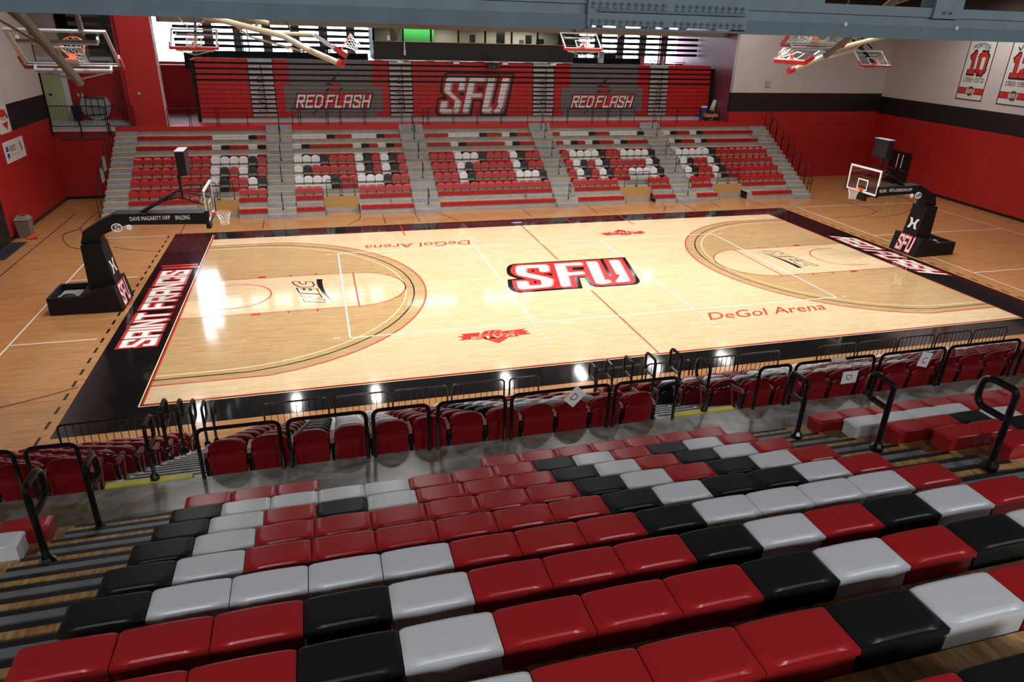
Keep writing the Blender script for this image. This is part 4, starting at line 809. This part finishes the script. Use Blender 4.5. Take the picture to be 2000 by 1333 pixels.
ob('conduit', Mb().tube([(-6.5, gy-.075, 9.12), (-4.72, gy-.075, 9.12)], .014, 8), 'gird', g)
for x in (-11.2, -3.9, -2.2): ob('plate_seam', Mb().box(x, x+.006, gy-.022, gy-.018, 8.935, 9.07), 'gird2', g)
ob('gusset', Mb().box(-2.08, -1.65, gy-.03, gy+.02, 9.17, 9.9), 'gird', g); ob('vertical', Mb().box(-2.04, -1.69, gy+.02, gy+.25, 9.285, 12.5), 'gird', g)
for x in (-9.2, -5.6): ob('vertical', Mb().box(x, x+.35, gy+.02, gy+.25, 9.285, 12.5), 'gird', g)
ob('web_plate', Mb().box(GX0, -3.64, gy+.01, gy+.2, 9.285, 9.9), 'gird', g); ob('diagonal', Mb().tube([(-1.6, gy+.1, 9.6), (2.4, gy+.1, 12.4)], .12, 4), 'gird2', g)
for x, nm in ((-3.35, 'left'), (-1.7, 'right')): ob('clip', Mb().box(x, x+.03, gy-.05, gy-.02, 9.05, 9.09), 'bwhite', g)
for x in (-1.93, -1.83): o = link('bolt', bm_, g, (x, gy-.03, 9.235)); o.rotation_euler = (math.pi/2, 0, 0)
for k in range(7): tag(ob('roof_joist', Mb().box(-23, 29, -12+k*4.6, -11.85+k*4.6, 11.4, 11.9), 'ceil'), 'dark roof joist running along the hall above the girder', 'joist', 'roof joists', 'structure')
fl = thing('strip_light', 'bright tube light glimpsed above the girder at the upper right', 'light', (3.1, -6.6, 10.5))
ob('tube', Mb().box(-.35, .35, -.04, .04, 0, .04), 'lamp', fl); ob('housing', Mb().box(-.4, .4, -.08, .08, .04, .1), 'alu', fl); ob('hanger', Mb().tube([(0, 0, .1), (0, 0, 1.3)], .01, 5), 'steel', fl)

# ================================================================ PRESS BOX
pb = thing('press_box', 'black press box with a lit window strip above the folded bleachers', 'press box')
PX0, PX1 = -5.8, 6.55
ob('front_panel', Mb().box(PX0, PX1, 19.2, 19.3, 7.13, 8.12), 'wallblk', pb); ob('underside', Mb().box(PX0, PX1, 19.3, 22.2, 7.13, 7.2), 'pad', pb)
ob('ledge', Mb().box(PX0, PX1, 19.12, 19.5, 8.12, 8.15), 'ledge', pb); ob('bottom_trim', Mb().box(PX0, PX1, 19.17, 19.2, 7.11, 7.15), 'alu', pb)
ob('back_wall', Mb().box(PX0, PX1, 22.1, 22.2, 7.2, 9.0), 'beige', pb)
for x in (PX0, PX1-.1): ob('end_wall', Mb().box(x, x+.1, 19.3, 22.1, 7.2, 9.0), 'pad', pb)
ob('roof', Mb().box(PX0, PX1, 19.2, 22.2, 8.96, 9.05), 'soffit', pb)
mx = [-5.75, -4.05, -2.4, -.75, .9, 2.55, 4.2, 5.6]
for x in mx: ob('mullion', Mb().box(x-.05, x+.05, 19.3, 19.4, 8.15, 8.96), 'pad', pb)
for a, b in zip(mx, mx[1:]): ob('pane', Mb().box(a+.05, b-.05, 19.34, 19.35, 8.15, 8.96), 'wglass', pb)
ob('green_backdrop', Mb().box(-3.9, -1.9, 21.2, 21.25, 7.6, 8.96), 'green', pb)
ob('partition', Mb().box(-4.6, -4.2, 20.6, 20.9, 7.2, 8.96), 'beige', pb); ob('partition', Mb().box(2.0, 2.5, 20.8, 21, 7.2, 8.96), 'pad', pb)
area('press_box_lamp', (-2.5, 20.8, 8.93), 3.5, .5, 150, (1, .95, .85)); area('press_box_lamp', (3.2, 20.8, 8.93), 3.5, .5, 170, (1, .95, .85))
for k, (x, m, w, h) in enumerate(((3.3, 'alu', .32, .22), (3.75, 'screen', .4, .5), (4.55, 'screen', .42, .3), (.2, 'screen', .35, .45), (-4.9, 'bwhite', .16, .3))):
    t = thing('monitor', ['silver laptop open behind the press box glass', 'tall dark screen behind the press box glass', 'dark screen at the right end of the press box', 'dark chair back behind the middle press box glass', 'small white box on the press box ledge at left'][k], ['laptop', 'screen', 'screen', 'chair', 'box'][k], (x, 19.75 if k < 4 else 19.16, 8.155))
    t.name = ['laptop', 'tall_screen', 'desk_screen', 'chair_back', 'white_box'][k]
    ob('panel', Mb().box(-w/2, w/2, 0, .04, .02, h), m, t); ob('stand', Mb().box(-w*.3, w*.3, -.06, .14, 0, .02), 'pad', t)
for k, x in enumerate((-4.3, -.95, 2.1, 5.2)):
    t = thing('flood_lamp', f'{ORD[k]} white box lamp from the left under the press box', 'lamp', (x, 19.02, 6.97), 0, 'white box lamps under the press box'); ob('housing', Mb().box(-.18, .18, 0, .12, 0, .12), 'paper', t); ob('arm', Mb().box(-.02, .02, .05, .10, .11, .14), 'alu', t)
t = thing('projector', 'dark projector hanging under the middle of the press box', 'projector', (1.2, 18.35, 6.75)); ob('housing', Mb().box(-.38, .38, 0, .5, 0, .3), 'screen', t); ob('lens', Mb().tube([(0, -.06, .14), (0, .02, .14)], .06, 10), 'chrome', t); ob('hanger', Mb().box(-.04, .04, .35, .82, .28, .355), 'pad', t)
t = thing('hanging_speaker', 'black box speaker before the windows left of the press box', 'speaker', (-8.9, 20.75, 7.25)); ob('cabinet', Mb().box(-.38, .38, 0, .4, 0, .5), 'dgrey', t); ob('bracket', Mb().tube([(0, .2, .5), (0, .2, 1.0), (0, -1.7, 1.6)], .02, 6), 'steel', t)
t = thing('hanging_speaker', 'black speaker tilted with a bright edge, right of the press box', 'speaker', (9.6, 20.6, 7.35)); ob('cabinet', Mb().box(-.4, .45, 0, .4, 0, .35), 'dgrey', t); ob('bright_edge', Mb().box(-.75, -.4, 0, .2, -.25, .45), 'paper', t); ob('bracket', Mb().tube([(0, .2, .35), (0, .2, .8), (0, -1.6, 1.49)], .02, 6), 'steel', t)
t = thing('pole_camera', 'white pole on the press box front at left', 'pole', (-4.0, 19.15, 7.4)); ob('pole', Mb().box(-.03, .03, -.02, .02, .0, .7), 'bwhite', t); ob('head', Mb().box(-.06, .06, -.04, .03, .0, .3), 'alu', t)

# ================================================================ WALL ITEMS
def onrw(y, z, off=.0): return (RWX(y)-off, y, z)
def banner(name, label, y0, z0, num, who, years, full=True):
    t = thing(name, label, 'banner'); w = 1.95; z1 = 9.6
    P = lambda u, v, o=.02: onrw(y0-w*u, z0+(z1-z0)*v, o)
    def q(nm, u0, u1, v0, v1, m, o): return ob(nm, Mb().flat([P(u0, v0, o), P(u1, v0, o), P(u1, v1, o), P(u0, v1, o)]), m, t)
    m = Mb(); a = [onrw(y0, z0, .018), onrw(y0-w, z0, .018), onrw(y0-w, z1, .018), onrw(y0, z1, .018)]; b = [onrw(y0, z0, .004), onrw(y0-w, z0, .004), onrw(y0-w, z1, .004), onrw(y0, z1, .004)]
    m.add(a+b, [(0,1,2,3),(7,6,5,4),(0,4,5,1),(1,5,6,2),(2,6,7,3),(3,7,4,0)]); ob('cloth', m, 'ban', t)
    for (u0, u1, v0, v1) in ((0, .03, 0, 1), (.97, 1, 0, 1), (0, 1, 0, .013)): q('hem', u0, u1, v0, v1, 'prb', .022)
    q('stripe_edge', .03, .97, .088, .182, 'prb', .022); q('stripe', .03, .97, .097, .173, 'prn', .024)
    H = z1-z0
    def tx(s_, u0, u1, zc, h, m, wd, o=0, off=.026, bow=0): ob('lettering', stroke_mesh(s_, wd, lambda u, v: P(u0+(u1-u0)*u, (zc+h*(v-.5)-z0)/H+bow*(1-(2*u-1)**2)/H, off), o=o), m, t)
    tx(num, .19, .83, z0+2.04, 1.24, 'prb', 1.4, .3); tx(num, .21, .81, z0+2.04, 1.15, 'prn', 1.4, 0, .03)
    tx(who, .2, .80, z0+2.86, .25, 'prb', 1.0, 0, .026, .14); tx(years, .12, .88, z0+1.13, .24, 'prb', .8)
    C_ = (.5, .16)
    for r, m_, o in ((.30, 'ban', .027), (.27, 'prb', .029)): ob('ball_emblem', Mb().flat([onrw(y0-w*.5-r*math.cos(k*math.pi/12), z0+.133*H+r*math.sin(k*math.pi/12), o) for k in range(24)]), m_, t)
    for a in range(4):
        ca, sa = math.cos(a*math.pi/4+.2), math.sin(a*math.pi/4+.2); ob('ball_line', Mb().flat([onrw(y0-w*.5-p*ca+qq*sa, z0+.133*H+p*sa+qq*ca, .031) for p, qq in ((-.27,-.008),(.27,-.008),(.27,.008),(-.27,.008))]), 'ban', t)
    tx('SFU', .38, .62, z0+.133*H, .2, 'ban', 1.2, .5, .033); tx('SFU', .39, .61, z0+.133*H, .18, 'prn', 1.0, 0, .035)
banner('number_banner', 'white banner reading PORTER 10 on the right wall', 10.68, 5.83, '10', 'PORTER', '1968-1972')
banner('number_banner', 'white banner reading VAN and 12, nearest the right picture edge', 7.68, 5.81, '12', 'VAN', '1965-1969')
t = thing('vent_plate', 'small grey vent plate on the white end wall', 'vent', (19.5, 17.19, 5.95)); ob('plate', Mb().box(-.18, .18, -.03, 0, 0, .36), 'prgrey', t); ob('grille', Mb().box(-.15, .15, -.04, -.03, .03, .33), 'alu', t)
d = tag(thing('door_1', 'black double door in the right wall behind the right basket', 'door'), 'black double door in the right wall behind the right basket', 'door', kind='structure')
for k, (ya, yb) in enumerate(((14.85, 13.9), (13.82, 12.9))):
    m = Mb(); a = [onrw(ya, 0, .06), onrw(yb, 0, .06), onrw(yb, 2.15, .06), onrw(ya, 2.15, .06)]; b = [onrw(ya, 0, .0), onrw(yb, 0, .0), onrw(yb, 2.15, .0), onrw(ya, 2.15, .0)]
    m.add(a+b, [(0,1,2,3),(7,6,5,4),(0,4,5,1),(1,5,6,2),(2,6,7,3),(3,7,4,0)]); lf = ob('door_leaf', m, 'dgrey', d)
    yc = yb+.18 if k == 0 else ya-.18
    ob('slit_light', Mb().flat([onrw(yc+.05, 1.1, .065), onrw(yc-.05, 1.1, .065), onrw(yc-.05, 2.0, .065), onrw(yc+.05, 2.0, .065)]), 'bwhite', lf); ob('push_bar', Mb().tube([onrw(ya-.1, 1.0, .1), onrw(yb+.1, 1.0, .1)], .02, 6), 'chrome', lf)  # light showing at the doors painted as flat white slits
t = thing('loudspeaker', 'black loudspeaker cabinet standing high on the right wall corner', 'speaker', (27.6, 14.8, 2.4)) if False else None
# left wall cloths
def lwq(nm, t, y0, y1, z0, z1, m, x=-22.58): return ob(nm, Mb().box(x-.006, x, y0, y1, z0, z1), m, t)
t = thing('association_banner', 'grey and red volleyball banner on the black stripe of the left wall', 'banner'); lwq('cloth', t, 10.7, 12.0, 4.2, 5.34, 'ban', -22.585)
for P in ([(11.0,4.95),(11.25,5.2),(11.75,5.15),(11.9,4.85),(11.6,4.7),(11.1,4.75)], [(11.1,4.62),(11.55,4.3),(11.8,4.65)]): ob('emblem', Mb().flat([(-22.583, y, z) for y, z in P]), 'prn', t)
ob('emblem', Mb().flat([(-22.582, y, z) for y, z in ((11.7,4.95),(11.95,4.9),(11.9,4.75),(11.7,4.8))]), 'prblue', t)
ob('lettering', stroke_mesh('EIVA', 1.1, lambda u, v: (-22.58, 11.0+.75*u, 4.68+.2*v)), 'bwhite', t)
t = thing('respect_banner', 'white cloth banner reading RESPECT on the red left wall', 'banner'); lwq('cloth', t, 10.55, 12.93, 2.98, 3.88, 'ban', -22.58)
for zc, r, m in ((3.52, .17, 'prblue'), (3.30, .15, 'prblue')): ob('emblem', Mb().flat([(-22.577, 10.92+r*.9*math.cos(k*math.pi/8), zc+r*math.sin(k*math.pi/8)) for k in range(16)]), m, t)
ob('emblem', Mb().flat([(-22.576, y, z) for y, z in ((10.78,3.38),(11.06,3.38),(11.06,3.45),(10.78,3.45))]), 'bwhite', t)
ob('lettering', stroke_mesh('RESPECT', 1.0, lambda u, v: (-22.577, 11.2+.72*u, 3.42+.22*v)), 'prb', t)
fontmesh("It's the name of the game", lambda u, v: (-22.577, 11.25+1.0*u, 3.24+.07*v), 'lettering', 'prgrey', t)
ob('emblem', Mb().flat([(-22.577, y, z) for y, z in ((12.35,3.5),(12.6,3.5),(12.6,3.7),(12.35,3.7))]), 'prgrey', t); ob('emblem', Mb().flat([(-22.576, y, z) for y, z in ((12.4,3.25),(12.48,3.4),(12.4,3.48),(12.52,3.46),(12.62,3.5),(12.56,3.38),(12.66,3.3),(12.54,3.33))]), 'prblue', t)
d = tag(thing('door_2', 'black door with a bright bar at the left picture edge', 'door'), 'black door with a bright bar at the left picture edge', 'door', kind='structure')
ob('door_leaf', Mb().box(-22.6, -22.54, 6.7, 8.75, 0, 2.3), 'dgrey', d); ob('push_bar', Mb().tube([(-22.5, 6.9, 1.0), (-22.5, 8.5, 1.0)], .02, 6), 'chrome', d)
tag(ob('door_mat', Mb().box(-22.5, -21.9, 6.0, 8.6, .003, .02), 'navy'), 'dark floor mat by the black left door', 'mat')
# bin and cone
t = thing('waste_bin', 'tan square waste bin standing by the left wall', 'bin', (-22.18, 9.5, 0))
def frus(x0, x1, z0, z1): return Mb().add([(-x0,-x0,z0),(x0,-x0,z0),(x0,x0,z0),(-x0,x0,z0),(-x1,-x1,z1),(x1,-x1,z1),(x1,x1,z1),(-x1,x1,z1)], [(0,3,2,1),(4,5,6,7),(0,1,5,4),(1,2,6,5),(2,3,7,6),(3,0,4,7)])
ob('body', frus(.22, .27, 0, .78), 'binm', t); ob('collar', Mb().box(-.275, .275, -.275, .275, .76, .79), 'dgrey', t); ob('lid', frus(.29, .19, .79, .95), 'binl', t); ob('opening', Mb().box(-.10, .13, -.08, .1, .945, .955), 'dgrey', t)
t = thing('traffic_cone', 'orange cone lying on its side next to the tan bin', 'cone', (-21.72, 9.12, .12)); t.rotation_euler = (0, math.radians(-100), math.radians(25))
ob('cone', Mb().lathe([(.11, 0), (.03, .36), (.02, .37)], 14), 'cone', t); ob('rim', Mb().lathe([(.13, -.02), (.13, 0), (.11, .01)], 14), 'cone', t)
# balcony at the left
t = thing('balcony_railing', 'black picket railing along the left balcony edge', 'railing', (0, 16.95, 3.7))
for k, (a, b) in enumerate(((-22.55, -21.25), (-21.2, -19.98), (-19.9, -18.6))):
    ob('frame', Mb().tube(rpath([(a, 0, .08), (a, 0, 1.07), (b, 0, 1.07), (b, 0, .08)], .1, 4, True), .022, 6, True), 'steel', t)
    pm = Mb().box(-.008, .008, -.008, .008, .08, 1.06).mesh('picket', 'steel')
    for q_ in range(1, 11): link('picket', pm, t, (a+(b-a)*q_/11, 0, 0))
    ob('post', Mb().box(a-.03, a+.03, -.05, .0, -.45, .3), 'steel', t)
t = thing('folding_table', 'round grey folding table leaning on the red balcony wall', 'table', (-21.15, 20.05, 3.72)); t.rotation_euler = (math.radians(-8), 0, 0)
o = ob('tabletop', Mb().lathe([(.76, -.02), (.76, .02)], 28), 'tabl', t, (0, .1, .76)); o.rotation_euler = (math.pi/2, 0, 0)
for nm, a, b, r in (('leg_frame', (-.5, -.0, .25), (.5, -.0, .32), .03), ('leg_frame', (-.5, -.0, 1.2), (.52, -.0, 1.15), .03), ('leg', (-.48, 0, .25), (-.44, 0, 1.25), .018), ('leg', (-.15, 0, .3), (-.2, 0, 1.2), .014), ('leg', (.18, 0, .3), (.16, 0, 1.2), .014), ('leg', (.5, 0, .32), (.5, 0, 1.2), .018), ('brace', (-.4, 0, .7), (.45, 0, .68), .012)): ob(nm, Mb().tube([a, b], r, 6), 'steel', t)
t = thing('blue_bin', 'dark blue lidded bin on the left balcony', 'bin', (-22.05, 19.9, 3.7)); ob('body', frus(.16, .20, 0, .72), 'bluebin', t); ob('lid', Mb().box(-.21, .21, -.21, .21, .72, .8), 'dgrey', t)
d = tag(thing('door_3', 'pale green door at the back of the left balcony', 'door'), 'pale green door at the back of the left balcony', 'door', kind='structure')
ob('door_leaf', Mb().box(-23.5, -22.55, 20.22, 20.3, 3.7, 6.1), 'door', d); ob('door_frame', Mb().box(-22.55, -22.28, 20.2, 20.3, 3.7, 6.3), 'paper', d); ob('handle_plate', Mb().box(-23.3, -23.15, 20.19, 20.22, 5.0, 5.1), 'dgrey', d)
ob('window_slit', Mb().box(-22.75, -22.71, 20.19, 20.22, 4.8, 4.86), 'bwhite', d)
tag(ob('wall_vent', Mb().box(-22.3, -20.2, 17.04, 17.08, 3.12, 3.32), 'brown'), 'long brown vent strip under the left balcony', 'vent')
t = thing('pillar_bell', 'small grey bell on the red pillar', 'bell', (-18.2, 17.18, 5.35)); o = ob('dome', Mb().lathe([(.09, 0), (.08, .04), (.04, .07)], 12), 'prgrey', t); o.rotation_euler = (math.pi/2, 0, 0); o2 = ob('back_plate', Mb().box(-.07, .07, -.01, .01, -.07, .07), 'pad', t)
for k, x in enumerate((-21.95, -21.75)): tag(ob('wall_socket', Mb().box(x, x+.08, 20.28, 20.3, 4.95, 5.1), 'paper'), f'white wall socket on the red balcony wall, {["left","right"][k]} one', 'socket')
# right alcove
t = thing('ladder', 'pale step ladder standing in the right alcove', 'ladder', (13.9, 22.6, 3.7))
for sx in (-.25, .25): ob('rail', Mb().tube([(sx, 0, 0), (sx*.7, .4, 3.6)], .03, 6), 'alu', t)
for k in range(8): ob('rung', Mb().tube([(-.24+.01*k, .05*k, .4+.4*k), (.24-.01*k, .05*k, .4+.4*k)], .018, 5), 'alu', t)
t = thing('pipe_rack', 'white pipe rack high in the right alcove', 'rack', (15.2, 23.2, 3.7))
for z in (2.4, 3.0, 3.5): ob('rail', Mb().tube([(-1.6, 0, z), (1.4, 0, z-.1)], .03, 6), 'bwhite', t)
for x in (-1.4, -.4, .5, 1.2): ob('post', Mb().tube([(x, 0, 0), (x+.05, 0, 3.8)], .025, 6), 'alu', t)
t = thing('rolled_mat', 'red rolled mat lying behind the alcove rack', 'mat', (15.6, 23.75, 3.87)); ob('strap', Mb().tube([(-.2, 0, 0), (-.15, 0, 0)], .168, 12), 'steel', t); ob('roll', Mb().tube([(-.7, 0, 0), (.7, 0, 0)], .16, 12), 'padred', t)
t = thing('equipment_cart', 'brown cart heaped with gear at the right end of the upper bleachers', 'cart', (15.5, 18.95, 3.71)) if False else thing('equipment_cart', 'brown cart heaped with gear at the right end of the upper bleachers', 'cart', (16.35, 18.42, 3.71))
ob('tray', Mb().box(-.45, .45, -.22, .22, .22, .42), 'ledge', t); ob('wheel', Mb().tube([(-.32, -.2, .11), (-.32, -.14, .11)], .11, 10), 'pad', t); ob('wheel', Mb().tube([(.32, -.2, .11), (.32, -.14, .11)], .11, 10), 'pad', t); ob('heap', Mb().lathe([(.2, .42), (.18, .58), (.1, .68), (.03, .7)], 9), 'dgrey', t)
t = thing('white_chair', 'white plastic chair behind the gear cart by the folded bleachers', 'chair', (16.62, 18.86, 4.2)); ob('backrest', Mb().prism([(-.2, 0), (.16, 0), (.3, .75), (.05, .8)], 'y', -.02, .02), 'bwhite', t); ob('seat', Mb().box(-.22, .2, -.12, .0, -.02, .02), 'bwhite', t)
ob('leg', Mb().box(-.22, -.18, -.02, .02, -.5, 0), 'bwhite', t); ob('leg', Mb().box(.14, .18, -.02, .02, -.5, 0), 'bwhite', t)
t = thing('blue_box', 'pale blue box standing behind the gear cart', 'box', (16.0, 18.8, 3.71)); ob('body', Mb().box(-.16, .16, -.1, .1, 0, .75), 'fblue', t); ob('lid', Mb().box(-.17, .17, -.11, .11, .75, .88), 'paper', t)
